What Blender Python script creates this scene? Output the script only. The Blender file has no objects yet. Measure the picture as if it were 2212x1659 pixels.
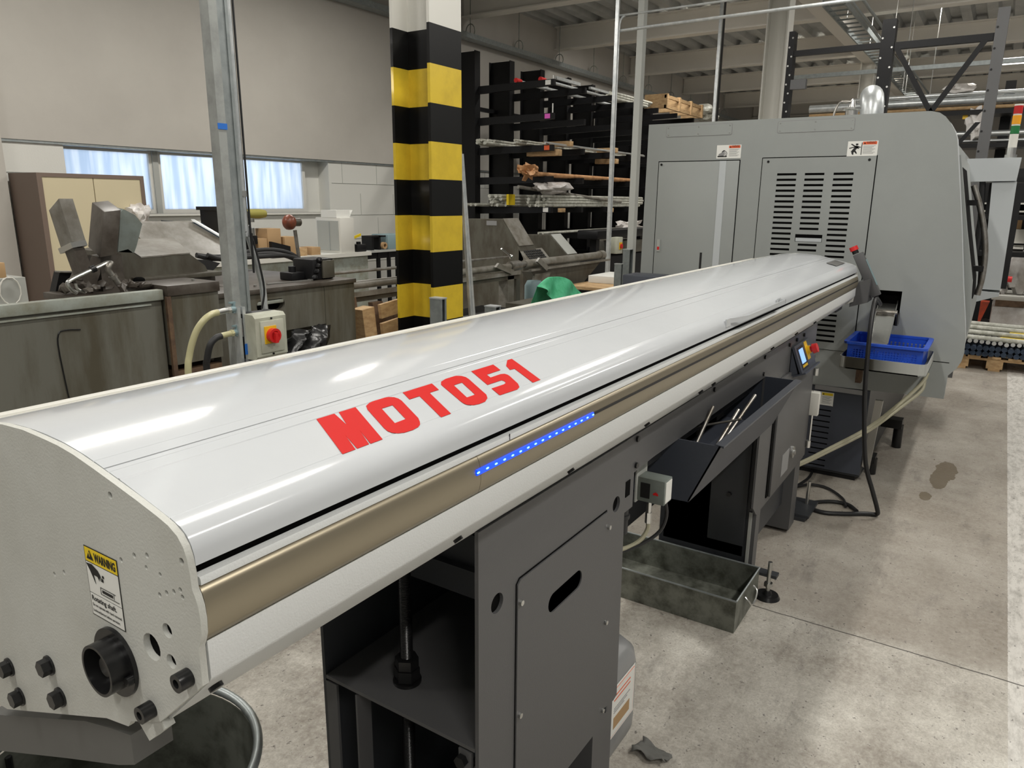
import bpy, bmesh, math, random
from mathutils import Vector, Matrix
from mathutils.geometry import tessellate_polygon
random.seed(7)
C = bpy.context.scene.collection
S = bpy.context.scene
# ---------------------------------------------------------------- camera
cam_d = bpy.data.cameras.new('camera'); cam = bpy.data.objects.new('camera', cam_d); C.objects.link(cam)
cam_d.sensor_fit = 'HORIZONTAL'; cam_d.sensor_width = 36.0
cam_d.lens = 1581.54 / 2212 * 36.0
cam_d.clip_start = 0.02; cam_d.clip_end = 200
_y, _p, _r = (math.radians(v) for v in (33.1579, 14.0297, -0.5592))
_f = Vector((math.cos(_y)*math.cos(_p), math.sin(_y)*math.cos(_p), -math.sin(_p)))
_ri = Vector((math.sin(_y), -math.cos(_y), 0)); _dn = _f.cross(_ri)
_R = math.cos(_r)*_ri + math.sin(_r)*_dn; _D = -math.sin(_r)*_ri + math.cos(_r)*_dn
_m = Matrix(((_R.x, -_D.x, -_f.x, 0), (_R.y, -_D.y, -_f.y, 0), (_R.z, -_D.z, -_f.z, 1.6), (0, 0, 0, 1)))
cam.matrix_world = _m
S.camera = cam
# ---------------------------------------------------------------- colour management, world
S.view_settings.view_transform = 'Standard'; S.view_settings.look = 'None'
S.view_settings.gamma = 1.0; S.view_settings.use_curve_mapping = False
S.view_settings.exposure = 0.0
w = bpy.data.worlds.new('hall_air'); S.world = w; w.use_nodes = True
w.node_tree.nodes['Background'].inputs[0].default_value = (1.0, 0.97, 0.92, 1)
w.node_tree.nodes['Background'].inputs[1].default_value = 0.2
# ---------------------------------------------------------------- lamps
def area(name, loc, sx, sy, e, col=(1, .965, .90), rot=(0, 0, 0)):
    l = bpy.data.lights.new(name, 'AREA'); l.shape = 'RECTANGLE'; l.size = sx; l.size_y = sy
    l.energy = e; l.color = col
    o = bpy.data.objects.new(name, l); C.objects.link(o); o.location = loc; o.rotation_euler = rot
    return o
LIGHTS = [  # x, y, z, axis of the tube, watts
    (-1.2, -1.9, 4.26, 'x', 76), (2.2, -1.75, 4.26, 'x', 76), (5.8, -.8, 4.26, 'x', 66), (9.0, -2.6, 4.26, 'x', 62),
    (-1.2, 1.3, 4.26, 'x', 58), (2.2, 1.4, 4.26, 'x', 50), (6.4, 1.4, 4.26, 'x', 52),
    (-0.6, 5.0, 4.26, 'x', 78), (3.4, 5.4, 4.26, 'x', 80), (6.6, 5.6, 4.26, 'x', 66),
    (10.95, 4.6, 4.76, 'y', 58), (14.0, 5.2, 4.76, 'y', 62), (14.0, 1.2, 4.76, 'y', 62), (17.5, -0.6, 4.76, 'y', 70), (17.5, 4.0, 4.76, 'y', 70), (10.95, 0.0, 4.76, 'y', 60), (21.0, 3.0, 4.76, 'y', 70)]  # lamps along y are added, hidden behind the beams, to light the far hall
for i, (x, y, z, a, e) in enumerate(LIGHTS):
    area('ceiling_lamp', (x, y, z-.005), 1.5 if a == 'x' else .12, .12 if a == 'x' else 1.5, e)
area('daylight', (5.55, 8.75, 1.85), 3.6, 1.2, 27, (.70, .82, 1.0), (math.radians(-90), 0, 0))
# ---------------------------------------------------------------- materials
def mat(name, col, rough=.5, metal=0, col2=None, nscale=8, amt=.5, bump=0, bscale=60, coat=0, emit=None, es=0, spec=.5, stretch=None, alpha=1, trans=0):
    m = bpy.data.materials.new(name); m.use_nodes = True; nt = m.node_tree; b = nt.nodes['Principled BSDF']
    b.inputs['Base Color'].default_value = (*col, 1); b.inputs['Roughness'].default_value = rough
    b.inputs['Metallic'].default_value = metal; b.inputs['Coat Weight'].default_value = coat
    b.inputs['Specular IOR Level'].default_value = spec
    b.inputs['Transmission Weight'].default_value = trans
    if emit: b.inputs['Emission Color'].default_value = (*emit, 1); b.inputs['Emission Strength'].default_value = es
    if col2 or bump:
        g = nt.nodes.new('ShaderNodeNewGeometry'); mp = nt.nodes.new('ShaderNodeMapping')
        nt.links.new(g.outputs['Position'], mp.inputs['Vector'])
        if stretch: mp.inputs['Scale'].default_value = stretch
    if col2:
        n = nt.nodes.new('ShaderNodeTexNoise'); n.inputs['Scale'].default_value = nscale; n.inputs['Detail'].default_value = 8
        n.inputs['Roughness'].default_value = .65
        nt.links.new(mp.outputs[0], n.inputs['Vector'])
        r = nt.nodes.new('ShaderNodeMapRange'); r.inputs[1].default_value = .5-.11/amt; r.inputs[2].default_value = .5+.14/amt
        nt.links.new(n.outputs['Fac'], r.inputs[0])
        mx = nt.nodes.new('ShaderNodeMix'); mx.data_type = 'RGBA'
        mx.inputs[6].default_value = (*col, 1); mx.inputs[7].default_value = (*col2, 1)
        nt.links.new(r.outputs[0], mx.inputs[0]); nt.links.new(mx.outputs[2], b.inputs['Base Color'])
    if bump:
        n2 = nt.nodes.new('ShaderNodeTexNoise'); n2.inputs['Scale'].default_value = bscale; n2.inputs['Detail'].default_value = 3
        nt.links.new(mp.outputs[0], n2.inputs['Vector'])
        bp = nt.nodes.new('ShaderNodeBump'); bp.inputs['Strength'].default_value = bump; bp.inputs['Distance'].default_value = .002
        nt.links.new(n2.outputs['Fac'], bp.inputs['Height']); nt.links.new(bp.outputs[0], b.inputs['Normal'])
    return m
M = dict(
    lid=mat('white_gloss_paint', (.56, .58, .60), .13, spec=.4, col2=(.53, .55, .57), nscale=2.2, amt=1),
    plate=mat('off_white_powder_coat', (.55, .555, .52), .5, col2=(.49, .49, .45), nscale=5, amt=.9, bump=.25, bscale=300),
    rail=mat('white_textured_paint', (.70, .715, .71), .5, bump=.3, bscale=420),
    bronze=mat('smoked_bronze_strip', (.31, .27, .195), .36, metal=.65),
    red=mat('red_vinyl', (.56, .014, .012), .5, spec=.15),
    dark=mat('charcoal_paint', (.088, .088, .09), .42, bump=.15, bscale=500),
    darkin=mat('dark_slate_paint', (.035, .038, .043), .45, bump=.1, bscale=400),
    blue_dark=mat('dark_blue_grey_paint', (.055, .062, .08), .38),
    black=mat('black_paint', (.009, .009, .010), .45, spec=.35),
    blacksteel=mat('black_oxide_steel', (.012, .012, .0125), .3, metal=.2),
    rubber=mat('black_rubber', (.018, .018, .019), .55),
    gap=mat('black_gap', (.002, .002, .002), .9, spec=.1),  # flat black paints shade into holes, slots and recesses, and colours the joints
    lathe=mat('machine_grey_paint', (.31, .328, .318), .42, col2=(.285, .302, .294), nscale=1.6, amt=.8, bump=.12, bscale=350),
    lathe_lt=mat('pale_grey_paint', (.50, .53, .545), .4),
    tray=mat('light_grey_paint', (.40, .41, .385), .5),
    steel=mat('bright_steel', (.62, .62, .60), .28, metal=1, bump=.15, bscale=200),
    dsteel=mat('dull_steel', (.36, .35, .33), .42, metal=.85, col2=(.22, .20, .17), nscale=14, amt=1),
    galv=mat('galvanised_steel', (.38, .41, .41), .42, metal=.65, col2=(.30, .33, .33), nscale=22, amt=1),
    galvw=mat('pale_galvanised_steel', (.66, .68, .68), .35, metal=.6, col2=(.5, .53, .54), nscale=18, amt=1),
    galvd=mat('weathered_galvanised_sheet', (.20, .21, .18), .45, metal=.35, col2=(.075, .078, .062), nscale=11, amt=1.1),
    postp=mat('grey_painted_channel', (.36, .375, .36), .5, metal=.2, col2=(.27, .28, .27), nscale=15, amt=1),
    tank=mat('stained_grey_green_sheet', (.145, .143, .120), .42, col2=(.085, .075, .052), nscale=3.4, amt=1.15, stretch=(2.2, 2.2, .35)),
    tankl=mat('pale_grey_green_paint', (.33, .36, .33), .5, col2=(.22, .22, .17), nscale=9, amt=.8),
    oldm=mat('oily_olive_grey_paint', (.105, .10, .080), .42, col2=(.062, .052, .038), nscale=5, amt=1.1, stretch=(1.4, 1.4, .6)),
    oldl=mat('worn_grey_casting', (.25, .24, .215), .4, col2=(.13, .115, .09), nscale=7, amt=1),
    oldb=mat('brown_stained_sheet', (.098, .086, .072), .42, col2=(.045, .034, .026), nscale=8, amt=1),
    oldg=mat('grey_green_cover', (.19, .22, .205), .45, col2=(.13, .14, .12), nscale=8, amt=.9),
    rust=mat('rusty_sheet', (.14, .085, .045), .7, col2=(.07, .04, .025), nscale=20, amt=1),
    yellow=mat('yellow_gloss_paint', (.70, .50, .035), .35, col2=(.60, .42, .03), nscale=9, amt=1),
    pblack=mat('black_gloss_paint', (.005, .005, .005), .4, spec=.25),
    white=mat('white_paint', (.66, .65, .60), .45),
    beamw=mat('cream_roof_paint', (.74, .71, .65), .6),
    deck=mat('galvanised_deck', (.50, .51, .50), .45, metal=.35, col2=(.36, .37, .36), nscale=2, amt=.8),
    cladding=mat('cream_wall_panel', (.50, .475, .43), .65, col2=(.455, .43, .39), nscale=.9, amt=.9),
    block=mat('white_painted_block', (.66, .655, .61), .6, bump=.4, bscale=60),
    brown=mat('brown_metal', (.165, .12, .095), .5),
    cream=mat('cream_door', (.56, .49, .33), .55),
    wood=mat('pale_pallet_timber', (.56, .38, .20), .75, col2=(.40, .25, .12), nscale=14, amt=1, stretch=(1, 1, 3)),
    woodd=mat('dark_pallet_timber', (.19, .12, .075), .8, col2=(.11, .07, .045), nscale=18, amt=1),
    card=mat('brown_cardboard', (.42, .27, .135), .8),
    cable=mat('black_cable', (.014, .014, .015), .45),
    hose=mat('clear_yellow_hose', (.50, .47, .27), .3, coat=.4),
    hoseg=mat('beige_air_hose', (.40, .38, .27), .4),
    bluetape=mat('blue_tape', (.02, .16, .60), .5),
    isol=mat('grey_isolator_plastic', (.50, .51, .42), .45, col2=(.42, .42, .34), nscale=12, amt=.8),
    redk=mat('red_plastic', (.62, .02, .02), .35),
    orange=mat('orange_red_paint', (.72, .09, .03), .4, col2=(.35, .08, .05), nscale=9, amt=.8),
    yel=mat('yellow_plastic', (.80, .50, .02), .4),
    lcd=mat('lit_blue_display', (.1, .2, .5), .3, emit=(.28, .50, 1.0), es=1.1),
    bluep=mat('blue_plastic', (.015, .075, .50), .38),
    ledb=mat('blue_led_strip', (.0, .02, .4), .3, emit=(.0, .035, 1.0), es=2.6),
    leddot=mat('blue_led', (.1, .3, 1), .3, emit=(.10, .42, 1.0), es=7),
    tube=mat('lit_tube', (1, 1, 1), .4, emit=(1, .97, .92), es=5),
    paper=mat('white_label', (.78, .78, .74), .5),
    lblack=mat('label_black', (.01, .01, .01), .5),
    lyellow=mat('label_yellow', (.82, .60, .02), .5),
    lorange=mat('label_orange', (.72, .11, .03), .5),
    lgrey=mat('label_grey', (.25, .25, .25), .6),
    green=mat('green_cloth', (.05, .42, .19), .6, col2=(.12, .58, .32), nscale=14, amt=1, bump=.5, bscale=40),
    bag=mat('black_bin_liner', (.018, .018, .018), .25, bump=1, bscale=25),
    wrap=mat('white_wrapped_bars', (.60, .60, .54), .45, col2=(.36, .36, .30), nscale=16, amt=1.1, bump=1, bscale=50),
    brnwrap=mat('brown_paper_wrap', (.62, .34, .16), .6, col2=(.45, .22, .09), nscale=9, amt=1, bump=.6, bscale=40),
    bars=mat('bright_bar_stock', (.68, .70, .70), .3, metal=.8),
    plwrap=mat('crumpled_white_film', (.72, .70, .68), .3, bump=1, bscale=30, col2=(.52, .48, .45), nscale=8, amt=1),
    can=mat('smoky_plastic', (.22, .225, .225), .35, col2=(.28, .28, .28), nscale=4, amt=.8),
    rackb=mat('black_rack_paint', (.007, .007, .008), .45, spec=.3),
    pinkl=mat('pink_label', (.75, .12, .55), .5),
    darkblue=mat('dark_blue_bars', (.05, .075, .12), .35, metal=.5, col2=(.02, .03, .05), nscale=25, amt=1),
    film=mat('clear_glass_red', (.45, .02, .02), .25), filmo=mat('amber_lens', (.75, .33, .02), .25), filmg=mat('green_lens', (.02, .16, .05), .25),
    navy=mat('dark_blue_cloth', (.03, .05, .07), .8),
    olive=mat('olive_sack', (.30, .27, .06), .7),
    tealb=mat('blue_grey_paint', (.22, .31, .33), .5),
    armg=mat('mid_grey_paint', (.105, .105, .10), .5),
    ragg=mat('grey_rag', (.14, .14, .13), .9),
    lampglass=mat('grimy_red_lens', (.12, .05, .035), .35, col2=(.3, .06, .02), nscale=10, amt=1),
)
# translucent reeded glass
def reeded():
    m = bpy.data.materials.new('reeded_window_glass'); m.use_nodes = True; nt = m.node_tree; nt.nodes.clear()
    o = nt.nodes.new('ShaderNodeOutputMaterial'); t = nt.nodes.new('ShaderNodeBsdfTranslucent'); gl = nt.nodes.new('ShaderNodeBsdfGlossy')
    gl.inputs['Roughness'].default_value = .25
    mx = nt.nodes.new('ShaderNodeMixShader'); mx.inputs[0].default_value = .05
    g = nt.nodes.new('ShaderNodeNewGeometry'); mp = nt.nodes.new('ShaderNodeMapping'); mp.inputs['Scale'].default_value = (9, 1, .8)
    n = nt.nodes.new('ShaderNodeTexNoise'); n.inputs['Scale'].default_value = 1.6; n.inputs['Detail'].default_value = 3
    cr = nt.nodes.new('ShaderNodeValToRGB'); cr.color_ramp.elements[0].position = .35; cr.color_ramp.elements[0].color = (.74, .80, .86, 1)
    cr.color_ramp.elements[1].position = .62; cr.color_ramp.elements[1].color = (.96, .97, .98, 1)
    nt.links.new(g.outputs['Position'], mp.inputs['Vector']); nt.links.new(mp.outputs[0], n.inputs['Vector'])
    nt.links.new(n.outputs['Fac'], cr.inputs[0]); nt.links.new(cr.outputs[0], t.inputs['Color'])
    nt.links.new(t.outputs[0], mx.inputs[1]); nt.links.new(gl.outputs[0], mx.inputs[2]); nt.links.new(mx.outputs[0], o.inputs[0])
    return m
M['pane'] = reeded()
def concrete():
    m = bpy.data.materials.new('worn_concrete'); m.use_nodes = True; nt = m.node_tree; b = nt.nodes['Principled BSDF']; L = nt.links.new
    g = nt.nodes.new('ShaderNodeNewGeometry'); sep = nt.nodes.new('ShaderNodeSeparateXYZ'); L(g.outputs['Position'], sep.inputs[0])
    def math_(op, a, b_=None, c=None):
        n = nt.nodes.new('ShaderNodeMath'); n.operation = op
        for i, v in enumerate((a, b_, c)):
            if v is None: continue
            if isinstance(v, (int, float)): n.inputs[i].default_value = v
            else: L(v, n.inputs[i])
        return n.outputs[0]
    def noise(sc, det=6, rgh=.6, vec=None, scl=None):
        n = nt.nodes.new('ShaderNodeTexNoise'); n.inputs['Scale'].default_value = sc; n.inputs['Detail'].default_value = det; n.inputs['Roughness'].default_value = rgh
        if scl:
            mp = nt.nodes.new('ShaderNodeMapping'); mp.inputs['Scale'].default_value = scl; L(g.outputs['Position'], mp.inputs['Vector']); L(mp.outputs[0], n.inputs['Vector'])
        else: L(g.outputs['Position'], n.inputs['Vector'])
        return n.outputs['Fac']
    def step(v, lo, hi):
        n = nt.nodes.new('ShaderNodeMapRange'); n.inputs[1].default_value = lo; n.inputs[2].default_value = hi; L(v, n.inputs[0]); return n.outputs[0]
    def mix(f, a, b_):
        n = nt.nodes.new('ShaderNodeMix'); n.data_type = 'RGBA'
        if isinstance(f, (int, float)): n.inputs[0].default_value = f
        else: L(f, n.inputs[0])
        for i, v in ((6, a), (7, b_)):
            if isinstance(v, tuple): n.inputs[i].default_value = (*v, 1)
            else: L(v, n.inputs[i])
        return n.outputs[2]
    big = step(noise(1.5, 7, .65), .40, .62); mid = step(noise(7, 8, .7), .38, .66); fine = step(noise(42, 6, .7), .35, .72)
    c = mix(big, (.20, .172, .14), (.66, .635, .575))
    c = mix(math_('MULTIPLY', mid, .6), c, (.25, .225, .19))
    grit = step(noise(120, 5, .75), .44, .60); c = mix(math_('MULTIPLY', fine, .5), c, (.72, .69, .62)); c = mix(math_('MULTIPLY', grit, .35), c, (.24, .215, .18))
    # browner, smoother slab beyond the joint
    far = step(math_('ADD', sep.outputs['X'], math_('MULTIPLY', noise(3, 3), .05)), 2.82, 2.90)
    c = mix(math_('MULTIPLY', far, .5), c, (.265, .23, .19))
    # pale painted strip to the right
    lane = math_('LESS_THAN', math_('ADD', sep.outputs['Y'], math_('MULTIPLY', noise(60, 2), .006)), -.232)
    c = mix(math_('MULTIPLY', lane, .75), c, mix(step(noise(28, 8, .75, scl=(.35, 1, 1)), .45, .68), (.72, .70, .66), (.36, .345, .32)))
    # dark worn specks and tyre scuffs
    spk = step(noise(48, 4, .65), .62, .67); c = mix(math_('MULTIPLY', spk, .8), c, (.10, .09, .08))
    scf = step(noise(2.6, 7, .75, scl=(1, 2.4, 1)), .55, .68); c = mix(math_('MULTIPLY', scf, .5), c, (.15, .135, .12))
    # joint
    wob = math_('MULTIPLY', math_('SUBTRACT', noise(9, 3), .5), .012)
    d = math_('ABSOLUTE', math_('SUBTRACT', math_('ADD', sep.outputs['X'], wob), 2.803))
    j = math_('LESS_THAN', d, .0032); c = mix(math_('MULTIPLY', j, .9), c, (.045, .04, .035))
    # oily puddles
    pud = None
    for (px, py, r) in ((5.05, .085, .16), (4.86, .11, .13), (4.52, .155, .085), (5.25, .16, .04)):
        dd = math_('SQRT', math_('ADD', math_('POWER', math_('MULTIPLY', math_('SUBTRACT', sep.outputs['X'], px), .62), 2), math_('POWER', math_('MULTIPLY', math_('SUBTRACT', sep.outputs['Y'], py), 1.9), 2)))
        v = math_('LESS_THAN', math_('ADD', dd, math_('MULTIPLY', noise(8, 4), .12)), r * .9 + .035)
        pud = v if pud is None else math_('MAXIMUM', pud, v)
    c = mix(math_('MULTIPLY', pud, .75), c, (.17, .135, .09))
    rgh = math_('SUBTRACT', .62, math_('MULTIPLY', pud, .47)); L(rgh, b.inputs['Roughness'])
    L(c, b.inputs['Base Color']); b.inputs['Specular IOR Level'].default_value = .4
    bp = nt.nodes.new('ShaderNodeBump'); bp.inputs['Strength'].default_value = .35; bp.inputs['Distance'].default_value = .003
    L(fine, bp.inputs['Height']); L(bp.outputs[0], b.inputs['Normal'])
    return m
M['floor'] = concrete()
# ---------------------------------------------------------------- mesh helpers (all coordinates are world metres)
class MB:
    def __init__(s): s.bm = bmesh.new(); s.mi = 0
    def _f(s, vs):
        try: f = s.bm.faces.new(vs); f.material_index = s.mi; return f
        except ValueError: return None
    def box(s, x0, x1, y0, y1, z0, z1, bev=0):
        v = [s.bm.verts.new((x, y, z)) for x in (x0, x1) for y in (y0, y1) for z in (z0, z1)]
        fs = [s._f([v[i] for i in q]) for q in ((0, 1, 3, 2), (4, 6, 7, 5), (0, 4, 5, 1), (2, 3, 7, 6), (0, 2, 6, 4), (1, 5, 7, 3))]
        if bev:
            es = list({e for f in fs for e in f.edges}); r = bmesh.ops.bevel(s.bm, geom=es, offset=bev, segments=2, affect='EDGES', profile=.5)
            for f in r['faces']: f.material_index = s.mi
        return s
    def obox(s, o, u, v, w_, bev=0):   # oriented box from corner o and three edge vectors
        o, u, v, w_ = map(Vector, (o, u, v, w_))
        p = [s.bm.verts.new(o + a*u + b*v + c*w_) for a in (0, 1) for b in (0, 1) for c in (0, 1)]
        fs = [s._f([p[i] for i in q]) for q in ((0, 1, 3, 2), (4, 6, 7, 5), (0, 4, 5, 1), (2, 3, 7, 6), (0, 2, 6, 4), (1, 5, 7, 3))]
        if bev:
            es = list({e for f in fs for e in f.edges}); bmesh.ops.bevel(s.bm, geom=es, offset=bev, segments=2, affect='EDGES', profile=.5)
        return s
    def prism(s, pts, off):            # polygon (3D points) extruded by vector
        a = [s.bm.verts.new(Vector(p)) for p in pts]; b = [s.bm.verts.new(Vector(p) + Vector(off)) for p in pts]
        n = len(pts)
        for i in range(n): s._f([a[i], a[(i+1) % n], b[(i+1) % n], b[i]])
        for t in tessellate_polygon([[Vector(p) for p in pts]]):
            s._f([a[i] for i in t]); s._f([b[i] for i in reversed(t)])
        return s
    def cyl(s, a, b, r, n=16, r2=None, cap=True):
        a, b = Vector(a), Vector(b); d = (b-a).normalized(); q = d.to_track_quat('Z', 'Y').to_matrix(); r2 = r if r2 is None else r2
        A = [s.bm.verts.new(a + q @ Vector((r*math.cos(t), r*math.sin(t), 0))) for t in (2*math.pi*i/n for i in range(n))]
        B = [s.bm.verts.new(b + q @ Vector((r2*math.cos(t), r2*math.sin(t), 0))) for t in (2*math.pi*i/n for i in range(n))]
        for i in range(n): s._f([A[i], A[(i+1) % n], B[(i+1) % n], B[i]])
        if cap: s._f(list(reversed(A))); s._f(B)
        return s
    def ring(s, a, b, ro, ri, n=32):
        a, b = Vector(a), Vector(b); q = (b-a).normalized().to_track_quat('Z', 'Y').to_matrix()
        def c(o, r): return [s.bm.verts.new(o + q @ Vector((r*math.cos(2*math.pi*i/n), r*math.sin(2*math.pi*i/n), 0))) for i in range(n)]
        A, B, D, E = c(a, ro), c(b, ro), c(b, ri), c(a, ri)
        for P, Q in ((A, B), (B, D), (D, E), (E, A)):
            for i in range(n): s._f([P[i], P[(i+1) % n], Q[(i+1) % n], Q[i]])
        return s
    def lathe(s, c, prof, n=32, axis='z'):
        c = Vector(c); rows = []
        for r, h in prof:
            row = []
            for i in range(n):
                t = 2*math.pi*i/n; p = (r*math.cos(t), r*math.sin(t), h)
                if axis == 'x': p = (h, p[0], p[1])
                if axis == 'y': p = (p[0], h, p[1])
                row.append(s.bm.verts.new(c + Vector(p)))
            rows.append(row)
        for A, B in zip(rows, rows[1:]):
            for i in range(n): s._f([A[i], A[(i+1) % n], B[(i+1) % n], B[i]])
        if prof[0][0] > 1e-5: s._f(list(reversed(rows[0])))
        if prof[-1][0] > 1e-5: s._f(rows[-1])
        return s
    def tube(s, pts, r, n=10, smooth=4):
        P = [Vector(p) for p in pts]
        if smooth > 1 and len(P) > 2:
            Q = []; E = [2*P[0]-P[1]] + P + [2*P[-1]-P[-2]]
            for i in range(1, len(E)-2):
                for k in range(smooth):
                    t = k/smooth; p0, p1, p2, p3 = E[i-1:i+3]
                    Q.append(.5*((2*p1) + (p2-p0)*t + (2*p0-5*p1+4*p2-p3)*t*t + (3*p1-p0-3*p2+p3)*t**3))
            Q.append(P[-1]); P = Q
        rows = []; up = None
        for i, p in enumerate(P):
            d = (P[min(i+1, len(P)-1)] - P[max(i-1, 0)]).normalized()
            if up is None: up = d.orthogonal().normalized()
            up = (up - d*up.dot(d)).normalized(); si = d.cross(up)
            rr = r(i/(len(P)-1)) if callable(r) else r
            rows.append([s.bm.verts.new(p + rr*(math.cos(t)*up + math.sin(t)*si)) for t in (2*math.pi*k/n for k in range(n))])
        for A, B in zip(rows, rows[1:]):
            for i in range(n): s._f([A[i], A[(i+1) % n], B[(i+1) % n], B[i]])
        s._f(list(reversed(rows[0]))); s._f(rows[-1]); return s
    def blob(s, c, rx, ry, rz, seed=0, amp=.12, sub=3):
        r = bmesh.ops.create_icosphere(s.bm, subdivisions=sub, radius=1); rnd = random.Random(seed)
        ph = [(rnd.uniform(2, 6), rnd.uniform(0, 6), Vector((rnd.uniform(-1, 1), rnd.uniform(-1, 1), rnd.uniform(-1, 1))).normalized()) for _ in range(9)]
        for v in r['verts']:
            d = v.co.normalized(); k = 1 + amp*sum(math.sin(f*d.dot(a)*2+p) for f, p, a in ph)/3
            v.co = Vector(c) + Vector((d.x*rx*k, d.y*ry*k, d.z*rz*k))
        for f in s.bm.faces:
            if f.verts[0] in r['verts']: f.material_index = s.mi
        return s
def thing(name, label, cat, loc=(0, 0, 0), group=None):
    o = bpy.data.objects.new(name, None); C.objects.link(o); o.location = loc; o.empty_display_size = .05
    o['label'] = label; o['category'] = cat
    if group: o['group'] = group
    return o
def wloc(o):
    v = Vector(o.location)
    while o.parent: o = o.parent; v += Vector(o.location)
    return v
def obj(name, mb, mats, parent=None, label=None, ang=35, smooth=True):
    bm = mb.bm; bmesh.ops.remove_doubles(bm, verts=bm.verts, dist=1e-5) if len(bm.verts) < 60000 else None
    bmesh.ops.recalc_face_normals(bm, faces=bm.faces)
    if parent is None:
        xs = [v.co for v in bm.verts]
        org = Vector(((min(v.x for v in xs)+max(v.x for v in xs))/2, (min(v.y for v in xs)+max(v.y for v in xs))/2, min(v.z for v in xs)))
        sub = org
    elif parent.type == 'EMPTY': org = Vector(); sub = wloc(parent)
    else: org = Vector(); sub = wloc(parent)
    for v in bm.verts: v.co -= sub
    me = bpy.data.meshes.new(name); bm.to_mesh(me); bm.free()
    if not isinstance(mats, (list, tuple)): mats = [mats]
    for m in mats: me.materials.append(M[m] if isinstance(m, str) else m)
    if smooth:
        for p in me.polygons: p.use_smooth = True
        me.set_sharp_from_angle(angle=math.radians(ang))
    o = bpy.data.objects.new(name, me); C.objects.link(o); o.location = org; o.parent = parent
    if label: o['label'] = label
    return o
def solo(name, mb, mats, label, cat, group=None, ang=35):
    o = obj(name, mb, mats, None, label, ang); o['category'] = cat
    if group: o['group'] = group
    return o
def struct(name, mb, mats, parent=None, ang=35):
    o = obj(name, mb, mats, parent, None, ang)
    if parent is None: o['kind'] = 'structure'
    return o
def dup(root, off, label=None, group=None):
    def cp(o, par):
        c = o.copy(); C.objects.link(c); c.parent = par
        for ch in [q for q in KIDS.get(o, [])]: cp(ch, c)
        return c
    KIDS = {}
    for q in C.objects:
        if q.parent: KIDS.setdefault(q.parent, []).append(q)
    r = cp(root, None); r.location = Vector(root.location) + Vector(off)
    if label: r['label'] = label
    if group: r['group'] = group
    return r
def cut(o, cutters):
    dg = None
    objs = []
    for mb in cutters:
        bm = mb.bm; bmesh.ops.recalc_face_normals(bm, faces=bm.faces); me = bpy.data.meshes.new('cutter'); bm.to_mesh(me); bm.free()
        k = bpy.data.objects.new('cutter', me); C.objects.link(k); objs.append(k)
        m = o.modifiers.new('cut', 'BOOLEAN'); m.operation = 'DIFFERENCE'; m.object = k; m.solver = 'EXACT'
    dg = bpy.context.evaluated_depsgraph_get(); dg.update()
    me = bpy.data.meshes.new_from_object(o.evaluated_get(dg)); o.modifiers.clear(); o.data = me
    for k in objs: bpy.data.objects.remove(k)
def text(s, size, org, u, v, n_off=0.0, extrude=0, bold=0, fit=None):
    """text as a flat mesh laid on the plane (org, u, v); returns an MB"""
    cu = bpy.data.curves.new('t', 'FONT'); cu.body = s; cu.size = size; cu.offset = bold; cu.resolution_u = 3
    o = bpy.data.objects.new('t', cu); C.objects.link(o)
    dg = bpy.context.evaluated_depsgraph_get(); me = bpy.data.meshes.new_from_object(o.evaluated_get(dg))
    bpy.data.objects.remove(o)
    mb = MB(); mb.bm.from_mesh(me); u, v = Vector(u).normalized(), Vector(v).normalized(); n = u.cross(v)
    k = 1
    if fit:
        xs = [q.co.x for q in mb.bm.verts]; k = fit/(max(xs)-min(xs))
    for q in mb.bm.verts: q.co = Vector(org) + u*q.co.x*k + v*q.co.y + n*n_off
    return mb
def add_text(mb, *a, **k):
    t = text(*a, **k); me = bpy.data.meshes.new('t'); t.bm.to_mesh(me); t.bm.free()
    n0 = len(mb.bm.faces); mb.bm.from_mesh(me); mb.bm.faces.ensure_lookup_table()
    for f in mb.bm.faces[n0:]: f.material_index = mb.mi
    return mb
def plate(mb, org, u, v, w_, h, th, mi=0):
    u, v = Vector(u).normalized(), Vector(v).normalized(); n = u.cross(v); i0 = mb.mi; mb.mi = mi
    mb.obox(org, u*w_, v*h, n*th); mb.mi = i0; return mb
def perforated(mb, o, u, v, us, vs, holes, th):
    """sheet with real rectangular holes: o origin, u/v axes, overall range us, vs, holes (u0,u1,v0,v1)"""
    o, u, v = Vector(o), Vector(u), Vector(v); n = u.cross(v)
    cu = sorted({us[0], us[1]} | {h[0] for h in holes} | {h[1] for h in holes}); cv = sorted({vs[0], vs[1]} | {h[2] for h in holes} | {h[3] for h in holes})
    def inh(a, b): return any(h[0] < a < h[1] and h[2] < b < h[3] for h in holes)
    g = {}
    def V(i, j, k):
        if (i, j, k) not in g: g[i, j, k] = mb.bm.verts.new(o + u*cu[i] + v*cv[j] + n*th*k)
        return g[i, j, k]
    solid = {(i, j): not inh((cu[i]+cu[i+1])/2, (cv[j]+cv[j+1])/2) for i in range(len(cu)-1) for j in range(len(cv)-1)}
    for (i, j), s_ in solid.items():
        if not s_: continue
        mb._f([V(i, j, 1), V(i+1, j, 1), V(i+1, j+1, 1), V(i, j+1, 1)]); mb._f([V(i, j, 0), V(i, j+1, 0), V(i+1, j+1, 0), V(i+1, j, 0)])
        for (di, dj, a, b) in ((-1, 0, (i, j), (i, j+1)), (1, 0, (i+1, j+1), (i+1, j)), (0, -1, (i+1, j), (i, j)), (0, 1, (i, j+1), (i+1, j+1))):
            if not solid.get((i+di, j+dj), False): mb._f([V(*a, 0), V(*b, 0), V(*b, 1), V(*a, 1)])
    return mb
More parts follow.
